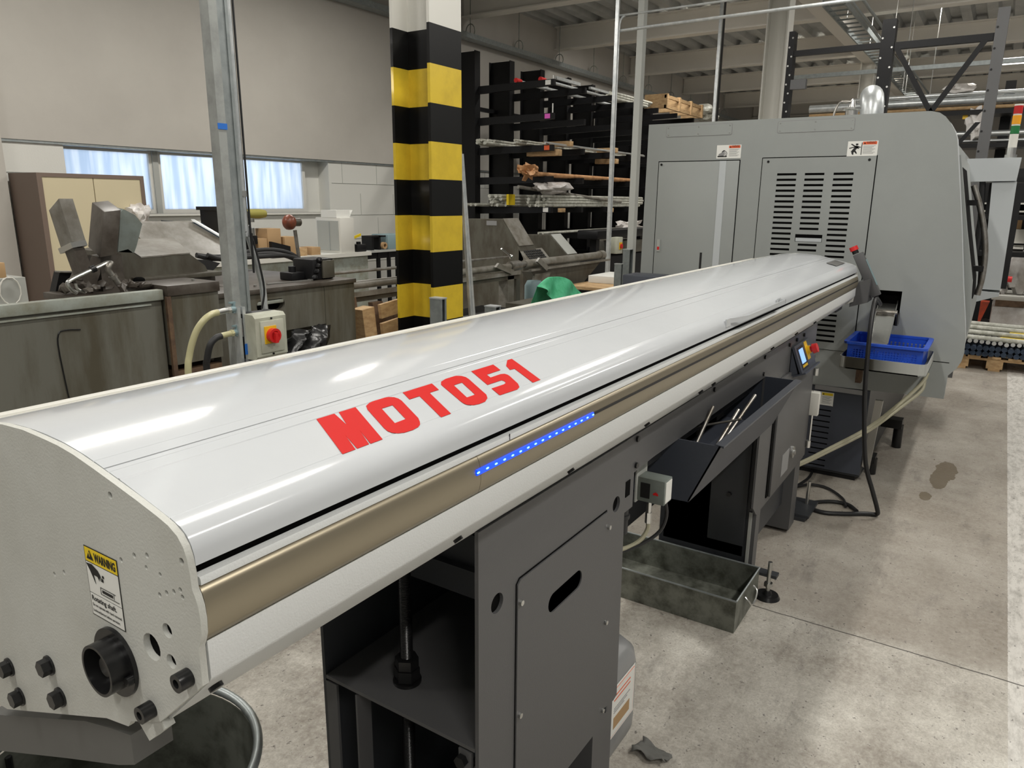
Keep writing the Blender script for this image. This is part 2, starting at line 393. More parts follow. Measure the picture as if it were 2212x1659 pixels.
def rrect(y0, y1, z0, z1, r, n=5):
    out = []
    for (cy, cz, a0) in ((y1-r, z1-r, 0), (y0+r, z1-r, 90), (y0+r, z0+r, 180), (y1-r, z0+r, 270)):
        for k in range(n+1):
            t = math.radians(a0 + 90*k/n); out.append((cy + r*math.cos(t), cz + r*math.sin(t)))
    return out
def hexbolt(mb, c, r, h, ax=(-1, 0, 0)):
    c = Vector(c); mb.cyl(c, c + Vector(ax)*h*.2, r*1.35, 20); mb.cyl(c + Vector(ax)*h*.2, c + Vector(ax)*h, r*1.12, 6); return mb
# ================================================================ the hall
struct('floor', MB().box(-6, 30, -7, 8.2, -.1, 0), 'floor')
mb = MB()
# upper cream wall panels and a lower wall of painted block, window opening 3.94..7.45 x 1.43..2.10
mb.mi = 0; mb.box(-6, 30, 7.92, 8.12, 2.125, 5.1)
mb.mi = 1
mb.box(-6, 3.94, 7.95, 8.25, 0, 2.10); mb.box(7.45, 30, 7.95, 8.25, 0, 2.10); mb.box(3.94, 7.45, 7.95, 8.25, 0, 1.425)
mb.box(7.14, 7.45, 8.16, 8.25, 1.425, 2.10)
mb.mi = 2; mb.box(-6, 30, 7.93, 8.2, 2.10, 2.125)
struct('wall_left', mb, ['cladding', 'block', 'galv'])
mb = MB()   # mortar joints and panel joint as thin raised lines
for z in (.36, .70, 1.04, 1.38): mb.box(7.5, 30, 7.944, 7.951, z, z+.006)
for z in (1.82,): mb.box(7.5, 30, 7.944, 7.951, z, z+.006)
for z in (1.38, 1.82): mb.box(2.4, 3.9, 7.944, 7.951, z, z+.006)
for k in range(9):
    for j, z in enumerate((1.04, 1.386, 1.826)): mb.box(7.7+k*.7+(j % 2)*.35, 7.705+k*.7+(j % 2)*.35, 7.945, 7.951, z, z+.3 if z < 1.8 else 2.1)
struct('trim_1', mb, 'tray')
struct('wall_back', MB().box(29.8, 30, -7, 8.2, 0, 5.2), 'cladding')
mb = MB().box(3.36, 3.44, 7.70, 7.92, 0, 4.9); mb.box(3.20, 3.60, 7.66, 7.70, 0, 4.9) if False else None
struct('trim_2', MB().box(-.6, 3.345, 7.84, 7.919, 0, 4.91), 'cladding')
for i, (a, b) in enumerate(((3.94, 4.95), (5.0, 6.05), (6.10, 7.14))):
    fr = MB(); t = .045
    fr.box(a, a+t, 8.08, 8.14, 1.425, 2.10).box(b-t, b, 8.08, 8.14, 1.425, 2.10).box(a+t, b-t, 8.08, 8.14, 1.425, 1.425+t).box(a+t, b-t, 8.08, 8.14, 2.10-t*.6, 2.10)
    fo = struct('window_%d' % (i+1), fr, 'white')
    obj('pane', MB().box(a+t, b-t, 8.105, 8.113, 1.47, 2.075), 'pane', fo)
    if i: obj('mullion', MB().box(a-.06, a+.005, 8.06, 8.15, 1.425, 2.1), 'tray', fo)
struct('trim_3', MB().box(3.9, 7.47, 7.90, 8.1, 1.40, 1.425), 'white')
# profiled roof deck: trapezoidal ribs running along X
mb = MB(); y = -7; prof = []
while y < 8.0:
    prof += [(y, 4.92), (y+.16, 4.92), (y+.20, 5.02), (y+.36, 5.02)]; y += .40
vs = [[mb.bm.verts.new((x, p[0], p[1])) for p in prof] for x in (-6, 30)]
for i in range(len(prof)-1): mb._f([vs[0][i], vs[1][i], vs[1][i+1], vs[0][i+1]])
vs2 = [[mb.bm.verts.new((x, yy, 5.08)) for x in (-6, 30)] for yy in (-7, prof[-1][0])]
mb._f([vs2[0][0], vs2[0][1], vs2[1][1], vs2[1][0]])
struct('ceiling', mb, 'deck', ang=20)
def ibeam_y(mb, xc, y0, y1, z0, h=.42, b=.22):
    mb.box(xc-b/2, xc+b/2, y0, y1, z0, z0+.022).box(xc-b/2, xc+b/2, y0, y1, z0+h-.022, z0+h).box(xc-.008, xc+.008, y0, y1, z0+.02, z0+h-.02)
mb = MB(); ibeam_y(mb, 10.55, -7, 7.9, 4.5)
b0 = solo('roof_beam', mb, 'beamw', 'nearest cream steel roof beam crossing behind the striped column', 'beam', 'cream roof beams across the hall')
for x in (13.6, 17.1, 20.6, 24.1, 27.4):
    c = dup(b0, (x-10.55, 0, 0), {13.6: 'second cream steel roof beam, behind the one nearest the camera', 17.1: 'third cream steel roof beam counting away from the camera', 20.6: 'fourth cream steel roof beam, far down the hall', 24.1: 'fifth cream steel roof beam near the far wall', 27.4: 'farthest cream steel roof beam against the far wall'}[x])
mb = MB(); mb.box(-6, 29, 2.60, 2.86, 4.38, 4.41).box(-6, 29, 2.60, 2.86, 4.87, 4.90).box(-6, 29, 2.72, 2.74, 4.4, 4.88)
solo('roof_girder', mb, 'beamw', 'cream steel girder running lengthwise above the grey machine cabinet', 'beam')
def hcolumn(mb, x, y, b=.27, h=.27, z0=0, z1=4.4, mi=0):
    mb.mi = mi
    mb.box(x, x+b, y, y+.018, z0, z1).box(x, x+b, y+h-.018, y+h, z0, z1).box(x+b/2-.012, x+b/2+.012, y+.018, y+h-.018, z0, z1)
mb = MB(); z = 0.005; k = 0; hcolumn(mb, 3.172, 2.60, z0=2.485, mi=2)
zb = [2.485 - .1938*i for i in range(13)] + [0]
for i in range(13): hcolumn(mb, 3.172, 2.60, z0=zb[i+1], z1=zb[i], mi=i % 2)
t = solo('striped_column', mb, ['pblack', 'yellow', 'white'], 'steel H-section column painted in yellow and black hazard bands', 'column')
for x, l in ((10.2, 'plain cream steel column rising behind the grey machine cabinet'), (17.2, 'distant cream steel column under the lengthwise roof girder')):
    mb = MB(); hcolumn(mb, x, 2.6); solo('steel_column', mb, 'white', l, 'column')
# cable tray along the left wall on hanging rods
t = thing('cable_tray', 'galvanised cable tray hung on rods high along the left wall', 'cable tray', (9, 7.7, 4.16))
obj('tray', MB().box(-2, 26, 7.68, 7.86, 4.165, 4.18).box(-2, 26, 7.675, 7.685, 4.165, 4.245).box(-2, 26, 7.855, 7.865, 4.165, 4.245), 'galv', t)
for k in range(12):
    x = 7.6 + k*1.47; r = obj('hanging_rod', MB().cyl((x, 7.77, 4.24), (x, 7.77, 4.91), .008, 8), 'tankl', t)
    obj('loop', MB().tube([(x, 7.77+.09*math.cos(a), 4.30+.11*math.sin(a)) for a in [math.radians(v) for v in range(-120, 241, 30)]], .009, 6, 1), 'tankl', r)
# luminaires
for i, (x, y, zl, a, e) in enumerate(LIGHTS):
    lx, ly = (.8, .08) if a == 'x' else (.08, .8)
    t = thing('strip_light', 'unseen white linear strip light hung below the roof deck', 'ceiling light', (x, y, zl), 'linear strip lights under the roof')
    obj('housing', MB().box(x-lx, x+lx, y-ly, y+ly, zl+.03, zl+.09), 'white', t)
    obj('diffuser', MB().box(x-lx*.97, x+lx*.97, y-ly*.8, y+ly*.8, zl+.005, zl+.03), 'tube', t)
    for sg in (-.7, .7): obj('suspension', MB().cyl((x+lx*sg, y+ly*sg, zl+.09), (x+lx*sg, y+ly*sg, 4.915), .004, 6), 'steel', t)

# ================================================================ the white bar feeder
F = thing('bar_feeder', 'long white bar feeder with red lettering, bronze side strip and charcoal pedestals', 'machine', (2.2, .9, 0))
LX0, LX1 = .368, 4.18
lid = [(.599, 1.259), (.600, 1.270), (.6035, 1.280), (.609, 1.288), (.618, 1.2945), (.632, 1.2990), (.66, 1.3060), (.69, 1.3135), (.71, 1.3185), (.73, 1.3228), (.7445, 1.3260)]
lidr = [(.7465, 1.3265), (.76, 1.3295), (.78, 1.3335), (.81, 1.3382), (.83, 1.3402), (.85, 1.3415), (.87, 1.3424), (.89, 1.3425), (.91, 1.342), (.93, 1.341), (.95, 1.3392), (.97, 1.3367), (1.0, 1.3322), (1.03, 1.3262), (1.06, 1.3188), (1.085, 1.3110), (1.10, 1.3060)]
def notch(P, ys, w_=.0011, d=.0013):
    Q = []
    for i, p in enumerate(P):
        Q.append(p)
        if i+1 < len(P):
            for yy in sorted(ys):
                if p[0] < yy <= P[i+1][0]:
                    k = (yy-p[0])/(P[i+1][0]-p[0]); z = p[1]+k*(P[i+1][1]-p[1]); Q += [(yy-w_, z), (yy, z-d), (yy+w_, z)]
    return Q
A = notch(lid, (.635, .737)); 
obj('front_lid', MB().prism([(LX0, y, z) for y, z in A] + [(LX0, .7445, 1.262)], (LX1-LX0, 0, 0)), 'lid', F, ang=28)
ridge = [(.7165, 1.3199), (.7175, 1.3212), (.7195, 1.3217), (.7205, 1.3209)]
obj('lid_ridge', MB().prism([(LX0, y, z) for y, z in ridge], (LX1-LX0, 0, 0)), 'lid', F)
B = notch(lidr, (.765,))
obj('rear_lid', MB().prism([(LX0, y, z) for y, z in B] + [(LX0, 1.10, 1.262), (LX0, .7465, 1.262)], (LX1-LX0, 0, 0)), 'lid', F, ang=28)
obj('lid_hinge_rail', MB().prism([(LX0, y, z) for y, z in ((1.1015, 1.262), (1.1015, 1.3035), (1.106, 1.3030), (1.125, 1.2955), (1.128, 1.2955), (1.130, 1.3035), (1.147, 1.3035), (1.150, 1.3015), (1.150, 1.262))], (LX1-LX0, 0, 0)), 'white', F, label='white raised hinge rail with a grey channel')
obj('channel_liner', MB().box(LX0, LX1, 1.104, 1.1275, 1.2962, 1.2968), 'tray', F) if False else None
body = [(.603, 1.250), (.5985, 1.248), (.597, 1.244), (.597, 1.1785), (.597, 1.137), (.6, 1.131), (.683, 1.050), (.72, 1.046), (1.12, 1.046), (1.15, 1.06), (1.15, 1.256), (.606, 1.256), (.606, 1.252)]
bm_ = MB().prism([(LX0+.002, y, z) for y, z in [(.606, 1.2465), (.5985, 1.2462), (.597, 1.2435), (.597, 1.238), (.600, 1.2375), (.600, 1.178), (.5965, 1.1775), (.596, 1.137), (.599, 1.131), (.683, 1.049), (.72, 1.046), (1.12, 1.046), (1.15, 1.06), (1.15, 1.2465)]], (LX1-LX0-.002, 0, 0))
obj('beam_body', bm_, 'rail', F, ang=40)
obj('dark_recess', MB().box(LX0, LX1-.01, .609, 1.1, 1.2465, 1.2615), 'gap', F)
bulge = [(.600, 1.2375), (.5955, 1.236), (.5925, 1.230), (.5902, 1.222), (.5892, 1.212), (.5890, 1.204), (.5898, 1.196), (.5915, 1.188), (.5945, 1.181), (.600, 1.1785)]
obj('bronze_strip', MB().prism([(LX0, y, z) for y, z in bulge], (.820-LX0, 0, 0)), 'bronze', F, ang=60)
obj('bronze_strip', MB().prism([(.8208, y, z) for y, z in bulge], (LX1-.8208, 0, 0)), 'bronze', F, ang=60)
ls = obj('light_strip', MB().box(.809, 1.178, .5872, .590, 1.2125, 1.2210), 'ledb', F, label='glowing blue light strip')
obj('dark_groove', MB().box(1.179, LX1-.01, .5882, .590, 1.2145, 1.2195), 'black', F)
for k in range(17):
    x = .812 + k*.0227; obj('led', MB().blob((x, .5871, 1.2166), .0036, .0010, .0015, 0, 0, 2), 'leddot', ls)
obj('strip_joint', MB().box(.9078, .9088, .5962, .5975, 1.2385, 1.2485), 'black', F)
# screws along the chamfer (slanted lower face)
nrm = Vector((0, -.70, -.715)); 
def chx(px, t=.45): return Vector((px, .599+.084*t, 1.131-.082*t))
for x in (.397, .821, 1.18, 1.55, 1.92, 2.03, 2.35, 2.68, 3.05, 3.4):
    p = chx(x, .42); obj('screw', MB().cyl(p-nrm*.002, p+nrm*.005, .0078, 14), 'blacksteel', F)
# end plate, traced from its outline
EP = [(.90, 1.3425), (.86, 1.3412), (.821, 1.339), (.79, 1.3350), (.75, 1.3270), (.712, 1.3187), (.676, 1.3105), (.642, 1.3020), (.625, 1.2968), (.612, 1.2895), (.604, 1.280), (.600, 1.270), (.5975, 1.255), (.5965, 1.238), (.593, 1.232), (.5895, 1.222), (.588, 1.208), (.589, 1.192), (.593, 1.181), (.596, 1.176), (.596, 1.133), (.683, 1.053), (.745, 1.026), (.752, 1.016), (.80, 1.0055), (1.086, .893), (1.15, .885), (1.19, 1.0), (1.19, 1.25), (1.17, 1.296), (1.13, 1.3), (1.05, 1.322), (1.0, 1.333), (.95, 1.340)]
ep = obj('end_plate', MB().prism([(.360, y, z) for y, z in EP], (.0072, 0, 0)), 'plate', F, label='off-white end plate with bolts')
holes = [(.725, 1.304, .0042), (.876, 1.169, .003), (.851, 1.179, .003), (.609, 1.264, .0040), (.72, 1.233, .0032), (.693, 1.246, .0032), (.669, 1.253, .0032), (.673, 1.2385, .0026), (.649, 1.238, .0026), (.654, 1.214, .003), (.641, 1.2205, .003), (.628, 1.226, .003), (.6165, 1.2315, .003), (.614, 1.2245, .003), (.681, 1.145, .0155), (.648, 1.176, .0082), (.647, 1.141, .0082)]
cc = MB()
for y, z, r in holes: cc.cyl((.35, y, z), (.3655 if r < .01 else .38, y, z), r, 18)
cut(ep, [cc])
obj('hole_shade', MB().cyl((.3674, .681, 1.145), (.3680, .681, 1.145), .0153, 18), 'gap', F)  # black disc stands in for the shade inside the large hole
for y, z, r in holes:
    if r < .01: obj('hole_shade', MB().cyl((.3650, y, z), (.3656, y, z), r*.96, 14), 'gap', F)  # small holes get black bottoms, their shade put in as colour
for p in ep.data.polygons: p.use_smooth = True
ep.data.set_sharp_from_angle(angle=.6)
for (y, z) in ((1.05, .976), (.927, 1.027), (1.032, .937), (.91, .988)):
    b = MB(); hexbolt(b, (.360, y, z), .0098, .0125); obj('hex_bolt', b, 'blacksteel', F)
for (y, z) in ((.618, 1.135), (.696, 1.064)):
    b = MB(); b.ring((.360, y, z), (.3455, y, z), .0098, .0048, 24).cyl((.360, y, z), (.350, y, z), .0049, 6); obj('cap_screw', b, 'blacksteel', F)
hub = MB(); hc = (.360, .7550, 1.100)
hub.ring((.360, hc[1], hc[2]), (.3555, hc[1], hc[2]), .0405, .02, 40).ring((.356, hc[1], hc[2]), (.3365, hc[1], hc[2]), .0300, .0265, 40)
hub.cyl((.360, hc[1], hc[2]), (.354, hc[1], hc[2]), .028, 32).cyl((.356, hc[1], hc[2]), (.345, hc[1], hc[2]), .011, 20)
h = obj('drive_hub', hub, 'blacksteel', F, label='black hollow hub flange')
obj('hub_screw', MB().cyl((.356, .7210, 1.0925), (.349, .7210, 1.0925), .0052, 14), 'blacksteel', h)
# warning label on the plate
U = Vector((0, -1, 0)); V = Vector((0, 0, 1)); o = Vector((.3597, .7945, 1.1455)); W_, H_ = .066, .0845
lb = MB(); lb.mi = 1; lb.obox(o, U*W_, V*H_, (-.0004, 0, 0)); N = Vector((-1, 0, 0))
def Lb(u0, u1, v0, v1, mi, e=.0006):
    lb.mi = mi; lb.obox(o + U*u0 + V*v0, U*(u1-u0), V*(v1-v0), (-e, 0, 0))
Lb(.0012, W_-.0012, .0012, .0275, 0); Lb(.0012, W_-.0012, .0285, .0655, 0); Lb(.0012, W_-.0012, .0668, H_-.0012, 2)
lb.mi = 1
def on(u, v, e=.0009): return o + U*u + V*v + N*e
add_text(lb, 'WARNING', .0135, on(.0205, .0705), U, V, bold=.0006, fit=.0425)
add_text(lb, 'Rotating shaft.', .0086, on(.0035, .0195), U, V, fit=.050, bold=.0002)
add_text(lb, 'Do not operate with guard removed.', .0046, on(.0035, .0125), U, V, fit=.059, bold=.0001)
add_text(lb, 'Lockout/tagout before servicing.', .0046, on(.0035, .0055), U, V, fit=.054, bold=.0001)
lb.prism([on(.005, .0705), on(.0185, .0705), on(.01175, .0815)], (-.0002, 0, 0))
lb.mi = 2; lb.prism([on(.0112, .0738, .0012), on(.0123, .0738, .0012), on(.0126, .0790, .0012), on(.0109, .0790, .0012)], (-.0001, 0, 0))
lb.mi = 1   # cut hand above a rotating shaft
hand = [(.002, .0640), (.0135, .0650), (.0245, .0605), (.0285, .0560), (.0300, .0525), (.0275, .0540), (.0285, .0490), (.0255, .0530), (.0255, .0480), (.0228, .0525), (.0150, .0530), (.0175, .0420), (.0125, .0500), (.0080, .0570)]
lb.prism([on(u, v) for u, v in hand], (-.0002, 0, 0))
lb.obox(on(.0300, .0490), U*.0042, V*.0040, (-.0002, 0, 0)); lb.obox(on(.0325, .0540), U*.0036, V*.0030, (-.0002, 0, 0))
lb.obox(on(.029, .0352), U*.021, V*.0034, (-.0002, 0, 0))
for (a, b, c, d) in ((.026, .0325, .062, .0331), (.026, .0405, .056, .0411), (.0255, .0325, .0262, .0411), (.052, .034, .0526, .0405)): lb.obox(on(a, b), U*(c-a), V*(d-b), (-.0002, 0, 0))
obj('warning_label', lb, ['paper', 'lblack', 'lyellow'], F, label='yellow and white warning sticker', smooth=False)
# MOTO51 lettering on the front lid slope
LET = dict(
 m=[(.6290, .7163), (.6603, .7163), (.6515, .684), (.6686, .7163), (.6995, .7163), (.663, .6322), (.641, .6322), (.6552, .665), (.6384, .6325), (.6177, .6323), (.6297, .6652), (.6144, .6322), (.5928, .6323)],
 o=[(.7085, .7020), (.7155, .7115), (.7266, .7162), (.7394, .7180), (.7560, .7180), (.7663, .7162), (.7730, .7110), (.7752, .7050), (.7740, .6975), (.7521, .6477), (.7455, .6396), (.7390, .6335), (.7316, .6304), (.7188, .6286), (.7020, .6295), (.6922, .6327), (.6870, .6380), (.6855, .6440), (.6875, .6520)],
 t=[(.7974, .7162), (.8659, .7163), (.8570, .6952), (.8345, .6952), (.8066, .6324), (.7838, .6323), (.8108, .6950), (.7880, .6950)],
 p=[(.8720, .6960), (.8760, .7060), (.8854, .7134), (.9036, .7178), (.9200, .7180), (.9298, .7168), (.9372, .7115), (.9400, .7050), (.9377, .6969), (.9138, .6454), (.9046, .6367), (.8901, .6308), (.8740, .6305), (.8616, .6325), (.8540, .6384), (.8528, .6440), (.8545, .6510)],
 five=[(.9705, .7165), (1.0352, .7163), (1.0260, .6946), (.9840, .6942), (.9799, .6834), (1.0100, .6836), (1.0185, .6810), (1.0203, .6760), (1.0185, .6700), (1.0041, .6441), (.9937, .6344), (.9818, .6310), (.9330, .6325), (.9426, .6553), (.9780, .6548), (.9865, .6568), (.9900, .6620), (.9890, .6672), (.9483, .6675)],
 one=[(1.0535, .7010), (1.0800, .7164), (1.0948, .7162), (1.0593, .6332), (1.0347, .6332), (1.0570, .6857), (1.0438, .6867)])
def lz(y):
    for a, b in zip(lid, lid[1:]):
        if a[0] <= y <= b[0]: return a[1] + (b[1]-a[1])*(y-a[0])/(b[0]-a[0])
    return lid[-1][1]
INN = dict(o=[(.7286, .6946), (.7507, .6944), (.7340, .6551), (.7112, .6545)], p=[(.8935, .6944), (.9154, .6946), (.8966, .6547), (.8753, .6548)])
lm = MB()
for k, P in LET.items():
    loops = [[Vector((x, y, lz(y)+.0004)) for x, y in P]]
    if k in INN: loops.append([Vector((x, y, lz(y)+.0004)) for x, y in INN[k]])
    flat = [v for l in loops for v in l]
    tris = tessellate_polygon([[Vector((v.x, v.y, 0)) for v in l] for l in loops])
    a = [lm.bm.verts.new(v) for v in flat]
    for t_ in tris: lm._f([a[i] for i in t_])
lt = obj('red_lettering', lm, 'red', F, label='bold red MOTO51 lettering', smooth=False)
so = lt.modifiers.new('thickness', 'SOLIDIFY'); so.thickness = .0004; so.offset = 1
sub = bmesh.new(); sub.from_mesh(lt.data); bmesh.ops.recalc_face_normals(sub, faces=sub.faces)
for f in sub.faces:
    if f.normal.z < 0: f.normal_flip()
bmesh.ops.subdivide_edges(sub, edges=[e for e in sub.edges if e.calc_length() > .02], cuts=3); 
for v in sub.verts: v.co.z = lz(v.co.y+wloc(F).y)+.0004 - wloc(F).z
sub.to_mesh(lt.data); sub.free()
# small dark decal near the far end of the lid, lid handle
dz = lambda y: lz(y)+.0005
obj('dark_decal', MB().prism([(3.89, .654, dz(.654)+.0022), (4.12, .654, dz(.654)+.0022), (4.12, .702, dz(.702)+.0022), (3.89, .702, dz(.702)+.0022)], (0, 0, .0008)), 'armg', F)
hd = MB(); hd.obox((2.02, .598, 1.276), (.10, -.024, 0), (0, .0035, 0), (0, 0, .013)); hd.obox((2.12, .574, 1.276), (.43, 0, 0), (0, .0035, 0), (0, 0, .013)); hd.obox((2.55, .574, 1.276), (.012, .028, 0), (-.004, .0, 0), (0, 0, .013))
hd.box(1.99, 2.03, .5975, .6015, 1.268, 1.290).box(2.54, 2.58, .5975, .6015, 1.268, 1.290)
obj('lid_handle', hd, 'lid', F, label='white lid handle')
obj('far_end_plate', MB().prism([(LX1, y, z) for y, z in [(.92, 1.343), (.86, 1.342), (.79, 1.335), (.712, 1.318), (.632, 1.2995), (.61, 1.290), (.602, 1.275), (.597, 1.25), (.589, 1.208), (.597, 1.176), (.603, 1.105), (.72, 1.046), (1.15, 1.05), (1.15, 1.3), (1.0, 1.333)]], (.008, 0, 0)), 'plate', F)
# charcoal nose block beyond the far end
obj('nose_block', MB().box(4.189, 4.36, .68, .90, 1.04, 1.20), 'dark', F)
# grey bracket arm below the end plate and its small white corner gusset
arm = [(.818, .975), (.885, .9555), (1.21, .8225), (1.21, .757), (.955, .866), (.813, .925), (.775, .944), (.775, .985)]
obj('bracket_arm', MB().prism([(.372, y, z) for y, z in arm], (.05, 0, 0)), 'armg', F, label='grey bracket arm under the end plate')
obj('gusset', MB().prism([(.362, y, z) for y, z in ((.732, 1.030), (.683, 1.053), (.678, 1.045), (.714, 1.013))], (.012, 0, 0)), 'plate', F)
# near pedestal -------------------------------------------------------------
side = [(.930, 1.052), (1.532, 1.052), (1.545, .350), (1.525, .345), (1.470, .357), (1.447, .345), (1.443, .316), (.960, .316), (.930, .33)]
sp = obj('pedestal_side', MB().prism([(x, .673, z) for x, z in side], (0, .008, 0)), 'dark', F)
c1 = MB().cyl((.988, .66, .890), (.988, .70, .890), .0195, 24).cyl((1.487, .66, .906), (1.487, .70, .906), .0195, 24)
cut(sp, [c1])
acc = [(1.062, .905), (1.434, .907), (1.444, .322), (1.052, .322), (1.052, .897)]
ap = obj('access_panel', MB().prism([(x, .669, z) for x, z in acc], (0, .0035, 0)), 'dark', F)
sl = [(1.190 + .022*math.cos(math.radians(a)), .795 + .022*math.sin(math.radians(a))) for a in range(90, 271, 15)] + [(1.292 + .022*math.cos(math.radians(a)), .798 + .022*math.sin(math.radians(a))) for a in range(-90, 91, 15)]
cut(ap, [MB().prism([(x, .66, z) for x, z in sl], (0, .03, 0))]); 
obj('slot_shade', MB().prism([(x, .6722, z) for x, z in sl], (0, .0004, 0)), 'gap', F)  # black sheet paints the darkness behind the slot
for (x, z) in ((.988, .890), (1.487, .906)): obj('slot_shade', MB().cyl((x, .680, z), (x, .6806, z), .0192, 20), 'gap', F)  # black discs paint the darkness behind the round holes
for (x, z) in ((1.054, .858), (1.055, .608), (1.433, .867), (1.439, .616), (1.443, .367)):
    obj('panel_screw', MB().cyl((x+.006, .670, z), (x+.006, .663, z), .0055, 14).cyl((x+.006, .6632, z), (x+.006, .6628, z), .0028, 6), 'steel', F)
obj('panel_seam', MB().prism([(x, .6722, z) for x, z in [(1.0495, .322), (1.0495, .8985), (1.0605, .9085), (1.436, .9105), (1.4465, .322)]], (0, .0006, 0)), 'gap', F)
obj('pedestal_far_side', MB().box(.930, 1.532, 1.076, 1.084, .02, 1.046), 'darkin', F)
obj('pedestal_back', MB().box(1.50, 1.508, .682, 1.076, .32, 1.046), 'darkin', F)
obj('pedestal_shelf', MB().box(.930, 1.49, .682, 1.075, .606, .614), 'dark', F) 
obj('pedestal_cross_rail', MB().box(1.10, 1.14, .682, 1.076, .80, .86).box(1.12, 1.2, .80, .94, .86, .93), 'darkin', F)
obj('pedestal_edge_angle', MB().box(.930, .936, 1.045, 1.076, .02, .60).box(.93, .97, .985, .99, .02, .60).box(.93, .936, .69, .72, .32, .60), 'dark', F)
def rod(mb, x, y, z0, z1, r):
    prof = []; z = z0
    while z < z1: prof += [(r, z), (r*.88, z+r*.14), (r, z+r*.28)]; z += r*.28
    mb.lathe((x, y, 0), [(0.0001, z0)] + prof + [(0.0001, z1)], 16)
rm = MB(); rod(rm, 1.012, .918, .02, 1.045, .0135); obj('threaded_rod', rm, 'blacksteel', F, ang=70)
obj('rod_nut', MB().cyl((1.012, .918, .622), (1.012, .918, .648), .027, 6).cyl((1.012, .918, .650), (1.012, .918, .672), .025, 6).cyl((1.012, .918, .614), (1.012, .918, .620), .030, 24), 'blacksteel', F)
obj('shelf_bolt', MB().cyl((.93, .71, .578), (.918, .71, .578), .013, 6), 'blacksteel', F)
obj('pedestal_column', MB().box(1.443, 1.553, .688, .80, .02, .40).box(1.0, 1.443, .80, .81, .02, .40), 'dark', F)
obj('pedestal_foot_plate', MB().box(.90, 1.57, .66, 1.12, .0, .02), 'blacksteel', F)
# apron plate along the beam --------------------------------------------------
apr = [(1.534, 1.052), (2.790, 1.058), (2.790, .962), (1.70, .960), (1.585, .955), (1.585, .865), (1.534, .865)]
apo = obj('apron_plate', MB().prism([(x, .674, z) for x, z in apr], (0, .006, 0)), 'dark', F)
obj('apron_slot', MB().box(1.537, 1.562, .6725, .675, .905, .945), 'gap', F)
obj('cable_gland', MB().cyl((1.56, .69, .868), (1.56, .69, .80), .016, 12).cyl((1.56, .69, .85), (1.56, .69, .84), .02, 12), 'rubber', F)
for (x, z) in ((1.592, 1.040), (1.592, .972), (2.17, 1.043), (2.752, 1.045), (2.754, .98)):
    obj('screw', MB().cyl((x, .674, z), (x, .6685, z), .0075, 14), 'blacksteel', F)
obj('support_beam', MB().box(1.51, 3.70, .72, 1.07, .90, 1.044), 'darkin', F); obj('rear_skirt', MB().box(1.55, 2.90, 1.07, 1.078, .36, 1.044), 'darkin', F)
# remnant trough --------------------------------------------------------------
tr = MB(); P = [(.553, .962), (.632, .782), (.70, .776), (.82, .776)]
th = .004; Qo = [(y+.004, z+.002) for y, z in P[:1]] 
for (a, b) in zip(P, P[1:]):
    for_ = None
    tr.prism([(1.88, a[0], a[1]), (1.88, b[0], b[1]), (1.88, b[0]+.003, b[1]+.004), (1.88, a[0]+.005, a[1]+.001)], (.92, 0, 0))
for x in (1.88, 2.796): tr.prism([(x, y, z) for y, z in ((.553, .962), (.632, .782), (.70, .776), (.82, .776), (.82, .962))], (.004, 0, 0))
tr.prism([(1.88, y, z) for y, z in ((.545, .958), (.545, .964), (.568, .9665), (.568, .9625))], (.92, 0, 0))
obj('remnant_trough', tr, 'blue_dark', F, label='open sloping trough for bar remnants')
# far pedestal / electrical cabinet --------------------------------------------
cb = MB(); cb.prism([(2.794, .676, 1.052), (3.70, .676, 1.052), (3.70, .676, .37), (2.86, .676, .37), (2.80, .676, .42)], (0, .008, 0))
obj('cabinet_front', cb, 'dark', F); 
obj('cabinet_body', MB().box(2.905, 3.69, .73, 1.08, .15, .895), 'darkin', F)
obj('cabinet_post', MB().box(2.905, 2.965, .685, .712, .02, .372), 'dark', F); obj('cabinet_post', MB().box(3.58, 3.69, .684, .80, .02, .372), 'dark', F); obj('cabinet_post', MB().box(2.905, 2.925, .712, 1.10, .02, .96), 'darkin', F); ip = obj('inner_panel', MB().box(2.895, 2.904, .725, .88, .20, .84, .002), 'darkin', F)
for zz in (.78, .60, .42): obj('panel_bolt', MB().cyl((2.896, .80, zz), (2.886, .80, zz), .010, 6), 'blacksteel', ip)
obj('cable_duct', MB().box(2.88, 2.904, .93, .955, .42, .90), 'blacksteel', F); obj('post_strip', MB().box(2.895, 2.904, .700, .712, .10, .36), 'tray', F); obj('white_tie', MB().box(2.886, 2.90, 1.0, 1.015, .40, .44), 'paper', F)
dr = obj('cabinet_door', MB().box(3.02, 3.672, .664, .676, .395, .905, .002), 'dark', F)
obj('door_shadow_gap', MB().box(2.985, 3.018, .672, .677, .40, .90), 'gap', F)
obj('lock', MB().cyl((3.36, .664, .50), (3.36, .655, .50), .028, 24).cyl((3.36, .656, .50), (3.36, .648, .50), .012, 16), 'steel', dr)
obj('rating_plate', MB().box(3.175, 3.30, .6625, .6645, .435, .535), 'lgrey', dr)
obj('door_hinge', MB().cyl((3.675, .655, .80), (3.675, .655, .835), .012, 12), 'steel', dr); obj('door_hinge', MB().cyl((3.675, .655, .435), (3.675, .655, .47), .012, 12), 'steel', dr)
sw = MB().box(3.665, 3.70, .625, .675, .60, .715, .004); sw.box(3.70, 3.71, .63, .66, .68, .715)
obj('safety_switch', sw, 'white', F, label='white door safety switch'); obj('latch_rod', MB().cyl((3.683, .652, .47), (3.683, .652, .60), .005, 8), 'steel', F)
cp = thing('p', '', '') if False else None
